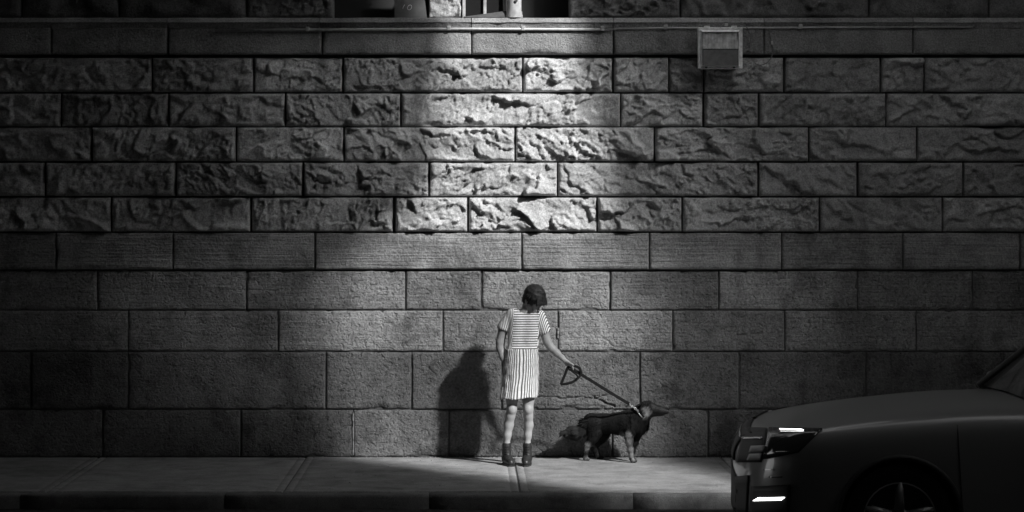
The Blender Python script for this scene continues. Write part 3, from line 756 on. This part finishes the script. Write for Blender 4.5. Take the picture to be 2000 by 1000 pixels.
# dress: bodice with sleeves
DB = SDF(np.array([WX(970, YP), YP-.2, WZ(700, YP)]), np.array([WX(1082, YP), YP+.2, WZ(594, YP)]), .0045)
sq = (1, 1.25, 1)
DB.cone(P(1012, 628, .01), P(1008, 678, .0), .092, .090, .03, sq); DB.cone(P(1036, 628, .01), P(1032, 678, .0), .088, .086, .03, sq)
DB.cone(P(1006, 616, .02), P(1050, 617, .02), .060, .058, .03, (1, 1.0, 1))
DB.cone(P(1000, 615, .03), P(984.5, 640, .035), .055, .062, .018); DB.cone(P(1053, 617, .02), P(1063, 646, .01), .055, .058, .018)
DB.cone(P(1008, 681, .0), P(1030, 681, .0), .098, .094, .015, (1, 1.15, 2.4))          # blouson over the waist seam
# trim: neck opening, sleeve ends
DB.ell(P(1030, 596, -.01), ((1, 0, 0), (0, 1, 0), (0, 0, 1)), (.098, .12, .074), .004, True)
X, Y, Z = np.meshgrid(*DB.ax, indexing='ij')
def cut_plane(pt, nrm, side):
    global X, Y, Z
    n = np.array(nrm)/np.linalg.norm(nrm); d = (X-pt[0])*n[0]+(Y-pt[1])*n[1]+(Z-pt[2])*n[2]
    m = side(X); DB.D = np.where(m, np.maximum(DB.D, d), DB.D).astype(np.float32)
pa = P(985, 646); cut_plane(pa, (-.38, 0, -1), lambda X: X < WX(991.5, YP)); pb = P(1064, 652); cut_plane(pb, (.45, 0, -1), lambda X: X > WX(1057, YP))
cut_plane(P(1018, 687), (0, 0, -1), lambda X: X > -9)
V_, F_ = DB.mesh(); V_ = relax(V_, F_, 3)
xc = V_[F_].mean(1); pxs = PX+F*(xc[:, 0]-CAMX)/(xc[:, 1]-CAMY)
tz = (xc[:, 2]-WZ(682, YP))/(WZ(603, YP)-WZ(682, YP))
pan = (pxs > 1000+4*tz) & (pxs < 1049+5*tz) & (xc[:, 1] < YP+.02)
np_mesh('bodice_panel', V_, F_[pan], M['dress'], woman, {'phase': V_[:, 2]/.0212})
ph = np.where(V_[:, 0] < WX(1025, YP), V_[:, 0]*1.0-.35*(V_[:, 1]-YP)+.25*(V_[:, 2]-1.0), V_[:, 0]-.35*(V_[:, 1]-YP)-.25*(V_[:, 2]-1.0))/.0165
np_mesh('bodice_side', V_, F_[~pan], M['dress'], woman, {'phase': ph})
# skirt
nth, nzr = 260, 40; v = []; f = []; ph = []
for j in range(nzr+1):
    t = j/nzr; py = 681+t*(777-681)
    ks = [0, .2, .55, 1]; lft = np.interp(t, ks, [987, 984.5, 981, 976]); rgt = np.interp(t, ks, [1050, 1052, 1052, 1050.5])
    xc_ = WX((lft+rgt)/2, YP); hw = (rgt-lft)/2*(YP-CAMY)/F; hd = np.interp(t, ks, [.098, .118, .125, .128])
    for i in range(nth):
        th = 2*math.pi*i/nth
        fold = (.024*math.sin(7*th+1.3+.6*math.sin(3*t))+.012*math.sin(13*th+.4)+.005*math.sin(31*th+2+2*t))*(.35+.65*t)*(1.0 if t > .03 else .5)
        gat = .012*math.sin(64*th)*max(0, 1-t*3.2)
        wr = .014*math.sin(9*t+4*math.cos(th*2))*math.sin(5*th)+.012*math.sin(26*t+3*math.sin(2.5*th)+th)*math.exp(-((t-.62)/.22)**2)+.007*math.sin(38*t+5*th)
        rr_s = 1+fold*.8+gat+wr-.006
        cz = WZ(py, YP)+.006*math.sin(5*th+1)*t+(.012*math.cos(th)*t)
        sup = abs(math.cos(th))**.82*np.sign(math.cos(th)), abs(math.sin(th))**.82*np.sign(math.sin(th))
        v.append((xc_+hw*sup[0]*rr_s, YP+.0+hd*sup[1]*rr_s, cz)); ph.append(i/nth*46+.07*math.sin(7*t+th*3)+.05*math.sin(17*t+th*7))
Fq = []
for j in range(nzr):
    for i in range(nth):
        Fq.append((j*nth+i, (j+1)*nth+i, (j+1)*nth+(i+1) % nth, j*nth+(i+1) % nth))
Fq = np.array(Fq)
sk_ = np_mesh('skirt', np.array(v), Fq[(np.arange(len(Fq)) % nth) != nth-1], M['dress'], woman, {'phase': ph})
sm = sk_.modifiers.new('thickness', 'SOLIDIFY'); sm.thickness = .003; sm.offset = -1
# boots
def boot(ax_, ay, toe, parent):
    S = SDF(np.array([WX(ax_, YP)-.12, YP-.28, -.006]), np.array([WX(ax_, YP)+.12, YP+.14, .24]), .0045)
    x = WX(ax_, YP); tx = WX(toe, YP)
    S.chain([(x, YP+.012, .20), (x, YP+.014, .16), (x, YP+.018, .10), (x, YP+.022, .058)], [.035, .036, .038, .040], .012)
    S.cone((x, YP+.025, .045), ((x+tx)/2, YP-.06, .045), .040, .040, .02); S.cone(((x+tx)/2, YP-.055, .042), (tx, YP-.135, .032), .041, .029, .02)
    X, Y, Z = np.meshgrid(*S.ax, indexing='ij'); S.D = np.maximum(S.D, np.maximum(.013-Z, Z-.190)).astype(np.float32)
    V_, F_ = S.mesh(); bt = np_mesh('boot', V_, F_, M['boot'], parent)
    # sole and heel
    c = [(-.001, .068, .034), (-.001, .03, .041), (.25, -.02, .037), (.5, -.06, .043), (.85, -.11, .041), (1, -.148, .030), (1.02, -.168, .012)]
    v = []; f = []; L = [(x+(tx-x)*a-w, YP+y) for a, y, w in c]; Rr = [(x+(tx-x)*a+w, YP+y) for a, y, w in c]; ring = L+Rr[::-1]
    for z in (.0005, .016):
        for (qx, qy) in ring: v.append((qx, qy, z))
    n = len(ring); f = [tuple(range(n)), tuple(range(2*n-1, n-1, -1))]+[(i, n+i, n+(i+1) % n, (i+1) % n) for i in range(n)]
    from_np('sole', v, f, M['boot'], bt)
    for q in range(4):
        z = .10+.022*q
        tube('lace', [(x-.014, YP-.024-(.10-z)*-.1, z), (x, YP-.032+.1*(z-.1)*0, z-.004), (x+.014, YP-.024, z)], .0028, M['boot'], bt, 6)
    return bt
boot(989.5, 0, 997, woman); boot(1030, 0, 1026, woman)

# ------------------------------------------------------------------ the dog
M['coat'] = attr_mat('dog_coat', 'tan', .008, .30, .6, bump=(120, .004), spec=.3)
M['fur'] = attr_mat('dog_fur', 'tan', .008, .33, .7, spec=.12)
M['nose'] = plain('wet_nose', .015, .25)
dog = tag(empty('dog', (WX(1190, -.32), -.32, 0)), 'long-haired black dog with pale leg patches pulling on its leash', 'dog')
def Q(px, py, y): return np.array(W(px, py, y))
G = SDF(np.array([WX(1092, -.3), -.62, -.004]), np.array([WX(1316, -.3), -.02, WZ(772, -.3)]), .0055)
# trunk
G.chain([Q(1160, 825, -.22), Q(1180, 826, -.25), Q(1205, 826, -.29), Q(1228, 824, -.33), Q(1243, 822, -.36)], [.080, .076, .084, .100, .094], .03, (1, 1.2, 1))
G.cone(Q(1232, 833, -.34), Q(1250, 832, -.37), .080, .066, .03)                    # deep chest
G.cone(Q(1185, 830, -.25), Q(1222, 836, -.32), .060, .068, .03)
G.chain([Q(1243, 815, -.36), Q(1253, 806, -.385), Q(1262, 800, -.40)], [.088, .070, .058], .03)      # neck
G.cone(Q(1247, 825, -.375), Q(1262, 810, -.405), .07, .05, .03)
# head, looking right
G.ell(Q(1268, 797, -.415), ((1, 0, 0), (0, 1, 0), (0, 0, 1)), (.066, .056, .058), .012)
G.chain([Q(1276, 799, -.425), Q(1290, 802, -.435), Q(1301, 804, -.445)], [.047, .037, .024], .015, (1, 1.1, 1))
G.cone(Q(1274, 808, -.42), Q(1294, 809, -.44), .028, .015, .012)
for y, px_ in ((-.455, 1263), (-.385, 1268)):                                        # folded ears
    G.chain([Q(px_, 788, y), Q(px_-4, 790, y-.012 if y < -.42 else y+.012), Q(px_-7, 799, y-.02 if y < -.42 else y+.02), Q(px_-4, 807, y-.018 if y < -.42 else y+.018)], [.020, .024, .021, .008], .010, (1, 1.7, 1))
# hind legs: near, far
G.chain([Q(1160, 828, -.27), Q(1163, 846, -.27), Q(1160, 856, -.27)], [.078, .058, .042], .02, (1, 1.3, 1))
G.chain([Q(1160, 856, -.27), Q(1150, 868, -.26), Q(1147, 876, -.26), Q(1144, 892, -.26)], [.040, .026, .021, .019], .012)
G.cone(Q(1143, 896.5, -.262), Q(1149, 897, -.275), .020, .016, .01)
G.chain([Q(1172, 832, -.17), Q(1178, 848, -.17), Q(1174, 858, -.17)], [.07, .055, .04], .02, (1, 1.3, 1))
G.chain([Q(1174, 858, -.17), Q(1164, 870, -.165), Q(1164, 877, -.165), Q(1167, 889, -.165)], [.038, .025, .021, .019], .012)
G.cone(Q(1168, 892.5, -.165), Q(1176, 893.2, -.175), .020, .016, .01)
# front legs: near, far
G.chain([Q(1236, 832, -.40), Q(1230, 848, -.42), Q(1230, 862, -.43), Q(1232, 877, -.435), Q(1234, 893, -.44)], [.060, .040, .029, .024, .021], .015, (1, 1.2, 1))
G.cone(Q(1235, 899, -.445), Q(1241, 900, -.455), .022, .017, .01)
G.chain([Q(1246, 834, -.31), Q(1243, 850, -.32), Q(1240, 865, -.32), Q(1236, 880, -.325), Q(1233, 891, -.33)], [.060, .040, .028, .022, .020], .015, (1, 1.2, 1))
G.cone(Q(1233, 896, -.33), Q(1239, 897, -.34), .021, .016, .01)
# tail
G.chain([Q(1153, 818, -.21), Q(1147, 831, -.235), Q(1139, 841, -.25), Q(1125, 846, -.26), Q(1111, 848, -.265), Q(1105, 849, -.265)], [.045, .033, .042, .052, .032, .010], .02)
V_, F_ = G.mesh(); V_ = relax(V_, F_, 2)
def falloff(V, pts, r):
    o = np.zeros(len(V))
    for p in pts: o = np.maximum(o, np.clip(1.4-np.linalg.norm(V-p, axis=1)/r, 0, 1))
    return o
def tan_of(V):
    t = falloff(V, [Q(1229, 850, -.45), Q(1230, 862, -.45), Q(1232, 877, -.455), Q(1234, 890, -.46), Q(1238, 899, -.46)], .035)*.5
    t = np.maximum(t, falloff(V, [Q(1151, 866, -.285), Q(1146, 874, -.28)], .032)*.5)
    t = np.maximum(t, falloff(V, [Q(1263, 800, -.475), Q(1266, 806, -.47)], .030)*1.0)
    t = np.maximum(t, falloff(V, [Q(1218, 850, -.38)], .035)*.5)
    t = np.maximum(t, falloff(V, [Q(1147, 843, -.2), Q(1143, 850, -.2)], .04)*.25); t = np.maximum(t, falloff(V, [Q(1130, 845, -.29), Q(1115, 848, -.29)], .06)*.07)
    t = np.maximum(t, falloff(V, [Q(1145, 896, -.27), Q(1240, 899, -.45)], .03)*.35)
    return t
tn = tan_of(V_); nz_ = fbm2(V_[:, 0]*60+V_[:, 1]*40, V_[:, 2]*25, 77, 3)
np_mesh('body', V_, F_, M['coat'], dog, {'tan': np.clip(tn*(1+.8*nz_), 0, 1)})
# fur: thin tapering strands combed along the coat
Nn = vert_normals(V_, F_); rg_ = np.random.default_rng(3)
ns = 42000; pick = rg_.integers(0, len(V_), ns); p0 = V_[pick]; nn = Nn[pick]
pxx = PX+F*(p0[:, 0]-CAMX)/(p0[:, 1]-CAMY); pyy = PY-F*(p0[:, 2]-CAMZ)/(p0[:, 1]-CAMY)
ln = np.full(ns, .015)
ln[(pxx < 1150) & (pyy > 818) & (pyy < 862)] = .060                                 # tail
ln[(pyy > 838) & (pxx > 1175) & (pxx < 1262) & (pyy < 862)] = .016                   # belly and chest fringe
ln[(pxx > 1238) & (pxx < 1268) & (pyy > 805) & (pyy < 845)] = .038                   # ruff
ln[(pyy > 845) & (pxx < 1165) & (pyy < 878)] = .024                                  # breeches
ln[(pyy > 872)] = .010
ln[(pxx > 1274)] = .006
ln[(pxx > 1250) & (pxx < 1274) & (pyy < 812)] = .020
keep = ~((pyy > 893))
flow = np.stack([-np.ones(ns)*.8, np.zeros(ns), -np.ones(ns)*.55], 1)
tl = (pxx < 1150) & (pyy < 862); flow[tl] = (-1.0, 0, -.12)
flow += rg_.normal(0, .17, (ns, 3)); flow -= nn*(flow*nn).sum(1)[:, None]*.9
dirn = flow+nn*.30; dirn /= np.linalg.norm(dirn, axis=1)[:, None]
ln = ln*rg_.uniform(.6, 1.35, ns)
side = np.cross(dirn, nn+.01); side /= np.linalg.norm(side, axis=1)[:, None]+1e-9
wd = np.clip(ln*.04, .0007, .0014)
tip = p0+dirn*ln[:, None]+np.array([0, 0, -1.])*(ln*.18)[:, None]; mid = p0+dirn*(ln*.55)[:, None]
base = p0-nn*.002
VV = np.stack([base-side*wd[:, None], base+side*wd[:, None], mid+side*(wd*.8)[:, None], tip], 1)[keep].reshape(-1, 3)
FF = np.arange(len(VV)).reshape(-1, 4)
tv = np.repeat(tan_of(p0)[keep]*rg_.uniform(.5, 1.2, keep.sum()), 4)
fo = np_mesh('fur', VV, FF, M['fur'], dog, {'tan': np.clip(tv, 0, 1)}); fo['kind'] = 'stuff'
nb = SDF(Q(1303, 803, -.447)-.04, Q(1303, 803, -.447)+.04, .004); nb.ell(Q(1304.5, 802.5, -.448), ((1, 0, 0), (0, 1, 0), (0, 0, 1)), (.011, .014, .010)); V2, F2 = nb.mesh(); np_mesh('nose', V2, F2, M['nose'], dog)
nb = SDF(Q(1280, 796, -.468)-.03, Q(1280, 796, -.468)+.03, .003); nb.ell(Q(1281, 796.5, -.462), ((1, 0, 0), (0, 1, 0), (0, 0, 1)), (.007, .006, .006)); V2, F2 = nb.mesh(); np_mesh('eye', V2, F2, M['nose'], dog)
cc_ = Q(1251, 807, -.385); ca = np.array([.62, -.12, .5]); ca /= np.linalg.norm(ca); cu = np.cross(ca, (0, 1, 0)); cu /= np.linalg.norm(cu); cv = np.cross(ca, cu)
M['chain'] = plain('polished_chain', .45, .35, .9)
tube('collar', [cc_+.086*(cu*math.cos(t)+cv*math.sin(t)) for t in np.linspace(0, 2*math.pi, 33)[:-1]], .0045, M['chain'], dog, 8, True)

# ------------------------------------------------------------------ leash
M['strap'] = plain('black_webbing', .014, .9, spec=.1)
le = tag(empty('dog_leash', W(1117, 720, YP-.07)), 'taut black strap leash with a hand loop and short chain', 'leash')
h0 = (1115, 719, YP-.075); h1 = (1229, 789, -.44)
tube('strap', smooth_path([W(*h0), W(1150, 740.5, -.60), W(1190, 765.5, -.53), W(*h1)]), .01, M['strap'], le, 10, False, (.003, .0145))
tube('hand_loop', smooth_path([W(1118, 718, YP-.07), W(1112, 716, YP-.075), W(1108, 720, YP-.075), W(1103, 733, YP-.075), W(1097, 748, YP-.075), W(1099, 750, YP-.075), W(1110, 748.5, YP-.075), W(1122, 744, YP-.07), W(1132, 735, YP-.06), W(1135, 727, YP-.055), W(1131, 719, YP-.06), W(1125, 715.5, YP-.065), W(1117, 714.5, YP-.07)]), .01, M['strap'], le, 8, False, (.003, .0115))
tube('strap_tail', smooth_path([W(1110, 720, YP-.08), W(1117, 725, YP-.085), W(1126, 732, YP-.085), W(1128.5, 738, YP-.08), W(1125, 743, YP-.075)]), .01, M['strap'], le, 8, False, (.0028, .0075))
for i in range(7):
    t = i/6; c = np.array(W(1229+t*18, 789.5+t*13.5, -.44-.03*t)); d = np.array([.8, 0, -.6])
    e2 = np.array([0, 1., 0]) if i % 2 else np.array([.6, 0, .8])
    tube('chain_link', [c+.013*d*math.cos(a)+.0075*e2*math.sin(a) for a in np.linspace(0, 2*math.pi, 13)[:-1]], .0028, M['chain'], le, 6, True)

# ------------------------------------------------------------------ the car (front end enters at the lower right, heading left)
M['paint'] = plain('dark_car_paint', .18, .35, spec=.5, coat=.6)
M['plastic'] = plain('black_plastic', .04, .6)
M['chrome'] = plain('chrome', .7, .15, 1.0)
M['carglass'] = plain('tinted_glass', .05, .06, spec=.6)
M['rubber'] = plain('tyre_rubber', .02, .95, spec=.1)
M['rim'] = plain('alloy_rim', .30, .4, .3)
def lamp_mat(name, st):
    m, nt, b = mat_new(name); b.inputs['Base Color'].default_value = g(.8); b.inputs['Emission Color'].default_value = g(1); b.inputs['Emission Strength'].default_value = st
    return m
M['led'] = lamp_mat('lit_lamp', 3.0)
M['lampglass'] = plain('smoked_lamp_glass', .03, .08, spec=.6)
CX, CY, CZ = 1.41, -4.92, ROADZ           # front centre of the bumper
car = tag(empty('parked_car' if False else 'car', (CX, CY, CZ)), 'dark car with its front end entering at the lower right, lamps lit', 'car')
def C3(x, y, z): return (CX+x, CY+y, CZ+z)
# stations: x, half-width, bottom z, top (hood/deck) z, shoulder z
ST = [(-.005, .50, .30, .60, .50), (.03, .66, .24, .74, .58), (.10, .77, .20, .845, .68), (.20, .84, .19, .895, .76), (.36, .885, .19, .935, .81), (.6, .905, .19, .975, .85), (.95, .915, .20, 1.02, .89),
      (1.30, .915, .20, 1.055, .92), (1.55, .91, .20, 1.075, .945), (2.2, .91, .20, 1.08, .96), (3.0, .91, .20, 1.09, .98), (3.8, .90, .22, 1.10, 1.0), (4.2, .875, .26, 1.09, 1.0), (4.38, .82, .32, 1.05, .96), (4.45, .70, .40, .98, .90), (4.47, .5, .45, .9, .82)]
sec = []
for (x, hw, zb, zt, zs) in ST:
    h_ = [(0, zb), (hw*.7, zb), (hw*.93, zb+.03), (hw*.985, zb+.12), (hw*.995, (zb+zs)/2), (hw, zs-.10), (hw*.985, zs), (hw*.93, zs+(zt-zs)*.55), (hw*.80, zt-.012), (hw*.5, zt+.006), (0, zt+.014)]
    curve = [(y/.9)**2*.12 for y, z in h_] if x < .4 else [0]*len(h_)
    fr_ = max(0, 1-x/.4)
    sec.append([(x+c*fr_, -y, z) for (y, z), c in zip(h_, curve)]+[(x+c*fr_, y, z) for (y, z), c in list(zip(h_, curve))[-2:0:-1]])
m_ = len(sec[0]); v = [C3(*p) for sct in sec for p in sct]; f = []
for i in range(len(sec)-1):
    for k_ in range(m_): f.append((i*m_+k_, i*m_+(k_+1) % m_, (i+1)*m_+(k_+1) % m_, (i+1)*m_+k_))
f.append(tuple(range(m_-1, -1, -1))); f.append(tuple((len(sec)-1)*m_+k_ for k_ in range(m_)))
me = bpy.data.meshes.new('body'); me.from_pydata(v, [], f); bo = bpy.data.objects.new('tmp_body', me); COL.objects.link(bo)
ss = bo.modifiers.new('s', 'SUBSURF'); ss.levels = 3; ss.render_levels = 3
WH = [(.95, -1), (.95, 1), (3.62, -1), (3.62, 1)]
bpy.context.view_layer.update()
me2 = bpy.data.meshes.new_from_object(bo.evaluated_get(bpy.context.evaluated_depsgraph_get()))
bpy.data.objects.remove(bo, do_unlink=True)
bmc = bmesh.new(); bmc.from_mesh(me2)                       # open the wheel arches
def arch_r(co, wx): return math.hypot(co.x-CX-wx, co.z-CZ-.36)
for wx in (.95, 3.62):
    dead = [f_ for f_ in bmc.faces if all(arch_r(q.co, wx) < .405 and abs(q.co.y-CY) > .45 for q in f_.verts)]
    bmesh.ops.delete(bmc, geom=dead, context='FACES')
    for q in bmc.verts:
        r_ = arch_r(q.co, wx)
        if q.is_boundary and r_ < .43 and abs(q.co.y-CY) > .6 and q.co.z-CZ > .25:
            q.co.x = CX+wx+(q.co.x-CX-wx)*.40/r_; q.co.z = CZ+.36+(q.co.z-CZ-.36)*.40/r_
bmesh.ops.recalc_face_normals(bmc, faces=bmc.faces); bmc.to_mesh(me2); bmc.free()
me2.materials.clear(); cbody = link('body', me2, M['paint'], car, True)
for (wx, sd) in WH:
    tube('wheel_arch', [C3(wx+.395*math.cos(a), sd*(.912-.03*max(0, .3-math.sin(a))), .36+.395*math.sin(a)) for a in np.linspace(-.2, math.pi+.2, 25)], .017, M['plastic'], car, 8)
for wx in (.95, 3.62):
    cyl('wheel_well', C3(wx, 0, .36), (0, 1, 0), .41, 1.30, M['plastic'], car, 36)
# greenhouse
GS = [(1.86, .74, 1.06, 1.09), (2.15, .70, 1.06, 1.36), (2.42, .66, 1.06, 1.545), (2.8, .64, 1.07, 1.60), (3.4, .635, 1.08, 1.585), (3.9, .66, 1.08, 1.50), (4.28, .70, 1.06, 1.20), (4.36, .7, 1.04, 1.06)]
v = []; f = []
for (x, hw, zb, zt) in GS:
    for sg in (-1, 1):
        row = [(.80, zb), (hw+(.80-hw)*.5, (zb+zt)/2), (hw, zt-.04*(zt > 1.2)), (hw*.8, zt), (0, zt+.01)]
        v += [C3(x, sg*a, b) for a, b in row]
for i in range(len(GS)-1):
    for sg in (0, 1):
        for k_ in range(4):
            a = i*10+sg*5+k_; f.append((a, a+1, a+11, a+10) if sg else (a+10, a+11, a+1, a))
gh = from_np('windows', v, f, M['carglass'], car, True)
v = []; f = []       # roof skin and pillars just proud of the glass
for (x, hw, zb, zt) in GS[2:6]:
    for y in (-hw*1.01, -hw*.8, -.3, .3, hw*.8, hw*1.01): v.append(C3(x, y, zt+.018-(.045 if abs(y) > hw else 0)))
for i in range(3):
    for k_ in range(5): f.append((i*6+k_, i*6+k_+1, (i+1)*6+k_+1, (i+1)*6+k_))
from_np('roof', v, f, M['paint'], car, True)
for sg in (-1, 1):
    tube('pillar', [C3(1.84, sg*.79, 1.08), C3(2.15, sg*.735, 1.34), C3(2.42, sg*.67, 1.53)], .026, M['plastic'], car, 8)
    tube('pillar', [C3(2.75, sg*.81, 1.06), C3(2.85, sg*.735, 1.34), C3(2.9, sg*.655, 1.57)], .030, M['plastic'], car, 8)
    tube('pillar', [C3(4.25, sg*.80, 1.06), C3(4.0, sg*.73, 1.34), C3(3.8, sg*.665, 1.53)], .045, M['paint'], car, 8)
    bm = bmesh.new(); bm_box(bm, CX+1.95, CX+2.09, CY+sg*.97-.09, CY+sg*.97+.09, CZ+1.05, CZ+1.17, .03); from_bm('mirror', bm, M['paint'], car, True)
    for hx in (2.5, 3.45): box('door_handle', CX+hx, CX+hx+.2, CY+sg*.915-.012, CY+sg*.915+.012, CZ+.90, CZ+.93, M['paint'], car, .005)
for (wx, sd) in WH:
    w_ = empty('wheel', C3(wx, sd*.80, .36)); w_.parent = car; w_.location = Vector((wx, sd*.80, .36))
    prof = [(.20, -.10), (.30, -.11), (.345, -.095), (.36, -.05), (.36, .05), (.345, .095), (.30, .11), (.20, .10)]
    v = []; f = []; nn_ = 32
    for i in range(nn_):
        a = 2*math.pi*i/nn_
        for (r, y) in prof: v.append(C3(wx+r*math.cos(a), sd*.80+y, .36+r*math.sin(a)))
    for i in range(nn_):
        for k_ in range(8): f.append((i*8+k_, i*8+(k_+1) % 8, ((i+1) % nn_)*8+(k_+1) % 8, ((i+1) % nn_)*8+k_))
    from_np('tyre', v, f, M['rubber'], w_, False)
    bm = bmesh.new()
    rv, rf = tube_np([C3(wx, sd*.80+sd*.02, .36), C3(wx, sd*.80+sd*.09, .36)], .07, 16); bv_ = [bm.verts.new(p) for p in rv]; [bm.faces.new([bv_[i] for i in q]) for q in rf]
    for i in range(5):
        a = 2*math.pi*i/5+.3; e0 = Vector(C3(wx+.05*math.cos(a), sd*.88, .36+.05*math.sin(a))); e1 = Vector(C3(wx+.235*math.cos(a), sd*.885, .36+.235*math.sin(a)))
        rv, rf = tube_np([e0, e1], [.035, .022], 8); bv_ = [bm.verts.new(p) for p in rv]; [bm.faces.new([bv_[i] for i in q]) for q in rf]
    rv, rf = tube_np([C3(wx+.232*math.cos(a), sd*.885, .36+.232*math.sin(a)) for a in np.linspace(0, 6.2832, 33)[:-1]], .02, 8, True); bv_ = [bm.verts.new(p) for p in rv]; [bm.faces.new([bv_[i] for i in q]) for q in rf]
    cyl('hub_plate', C3(wx, sd*.80, .36), (0, 1, 0), .215, .10, M['plastic'], w_, 28)
    from_bm('rim', bm, M['rim'], w_, True)
# lamps, grille and trim laid onto the body surface
from mathutils.bvhtree import BVHTree
_bv = BVHTree.FromPolygons([Vector((q.co.x, q.co.y, q.co.z)) for q in me2.vertices], [tuple(p.vertices) for p in me2.polygons])
def on_car(px, py):
    d = Vector(((px-PX)/F, 1, -(py-PY)/F)).normalized()
    return _bv.ray_cast(Vector((CAMX, CAMY, CAMZ)), d)[:2]
def patch(name, cs, mat, off=.006, th=.012, nx=12, ny=5, parent=car, both=True):
    tl, tr, br, bl = cs; v = []; f = []
    for j in range(ny+1):
        for i in range(nx+1):
            u, w = i/nx, j/ny
            q = [(tl[k_]*(1-u)+tr[k_]*u)*(1-w)+(bl[k_]*(1-u)+br[k_]*u)*w for k_ in (0, 1)]
            p, n = on_car(*q)
            if p is None: p, n = on_car(q[0]+12, q[1])
            if p is None: return None
            v.append(np.array(p+n*off))
    for j in range(ny):
        for i in range(nx): a = j*(nx+1)+i; f.append((a, a+nx+1, a+nx+2, a+1))
    out = None
    for sd in ((1, -1) if both else (1,)):
        vv = [(p[0], CY+(p[1]-CY)*sd, p[2]) for p in v]; ff = f if sd > 0 else [q[::-1] for q in f]
        o = from_np(name, vv, ff, mat, parent, True); m = o.modifiers.new('thickness', 'SOLIDIFY'); m.thickness = th; m.offset = 0
        out = out or o
    return out
patch('headlight', [(1503, 837), (1606, 839), (1560, 884), (1494, 897)], M['lampglass'])
patch('lamp_strip', [(1524, 840.6), (1568, 842), (1571, 844), (1524, 841.6)], M['led'], .014, .001, 10, 1, both=False)
patch('lamp_strip', [(1517, 882.5), (1539, 882.5), (1539, 884), (1517, 884)], M['chrome'], .014, .004, 6, 1)
patch('bumper_trim', [(1492, 917), (1515, 917), (1515, 918.5), (1492, 918.5)], M['chrome'], .008, .004, 6, 1)
patch('bumper_trim', [(1504, 930), (1529, 930), (1528, 933), (1504, 933)], M['chrome'], .008, .004, 6, 1)
patch('fog_lamp_recess', [(1470, 950), (1545, 946), (1542, 1004), (1466, 1006)], M['plastic'])
patch('fog_lamp', [(1484, 972), (1535, 970.5), (1528, 976.5), (1474, 978)], M['led'], .014, .001, 10, 3)
patch('grille', [(1456, 836), (1499, 838), (1487, 903), (1440, 903)], M['plastic'], both=True)
patch('grille_bar', [(1453, 855.5), (1492, 856.5), (1491, 860), (1452, 859)], M['chrome'], .016, .006, 8, 1)
patch('grille_bar', [(1471, 873), (1497, 872), (1494, 884), (1467, 885)], M['rim'], .016, .006, 6, 2)
patch('grille_bar', [(1468, 888), (1493, 887), (1489, 899), (1463, 900)], M['rim'], .016, .006, 6, 2)
patch('lower_intake', [(1438, 930), (1464, 928), (1460, 1006), (1436, 1006)], M['plastic'])

# door seams
for a_, b_ in (((1870, 830), (1880, 1004)),):
    patch('door_seam', [(a_[0]-1.2, a_[1]), (a_[0]+1.2, a_[1]), (b_[0]+1.2, b_[1]), (b_[0]-1.2, b_[1])], M['plastic'], .002, .004, 1, 12)

# ------------------------------------------------------------------ small weathering: lime mortar left in joints, grit along the foot of the wall
M['lime'] = plain('lime_mortar', .30, .95, bump=(90, .8, .004), var=.3, vscale=40)
for (a, b, c, d) in ((1088.4, 1091.4, 640, 661), (688.8, 691.0, 806, 889)):
    n = 14; v = []; f = []
    hor = (b-a) > (d-c)
    for i in range(n+1):
        t = i/n; j = .0035*math.sin(i*2.3)+.003*math.sin(i*5.1)
        if hor: q = [(WX(a+(b-a)*t), WZ(c)+j), (WX(a+(b-a)*t), WZ(d)-j*.6)]
        else: q = [(WX(a)+j*.6, WZ(c+(d-c)*t)), (WX(b)-j*.4, WZ(c+(d-c)*t))]
        for (x, z) in q: v += [(x, -.004+j*.4, z), (x, .03, z)]
    for i in range(n):
        for (p, q) in ((0, 2), (2, 3), (3, 1), (1, 0)): f.append((4*i+p, 4*i+q, 4*i+4+q, 4*i+4+p))
    from_np('mortar_patch', v, f, M['lime'], wall, True)
rd = random.Random(4); bm = bmesh.new()
for i in range(420):
    px_ = rd.uniform(600, 1440) if i < 330 else rd.gauss(1014, 9); x = WX(px_); y = -abs(rd.gauss(0, .045))-.004 if i % 5 else -rd.uniform(.05, 2.4)
    r = rd.uniform(.002, .0065); m4 = Matrix.Translation((x, y, r*.5))@Matrix.Rotation(rd.uniform(0, 3), 4, 'Z')@Matrix.Diagonal((r*rd.uniform(.8, 1.8), r, r*.7, 1))
    bmesh.ops.create_icosphere(bm, subdivisions=1, radius=1, matrix=m4)
tag(from_bm('grit', bm, M['lime']), 'pale grit and crumbs scattered along the foot of the wall', 'grit', kind='stuff')
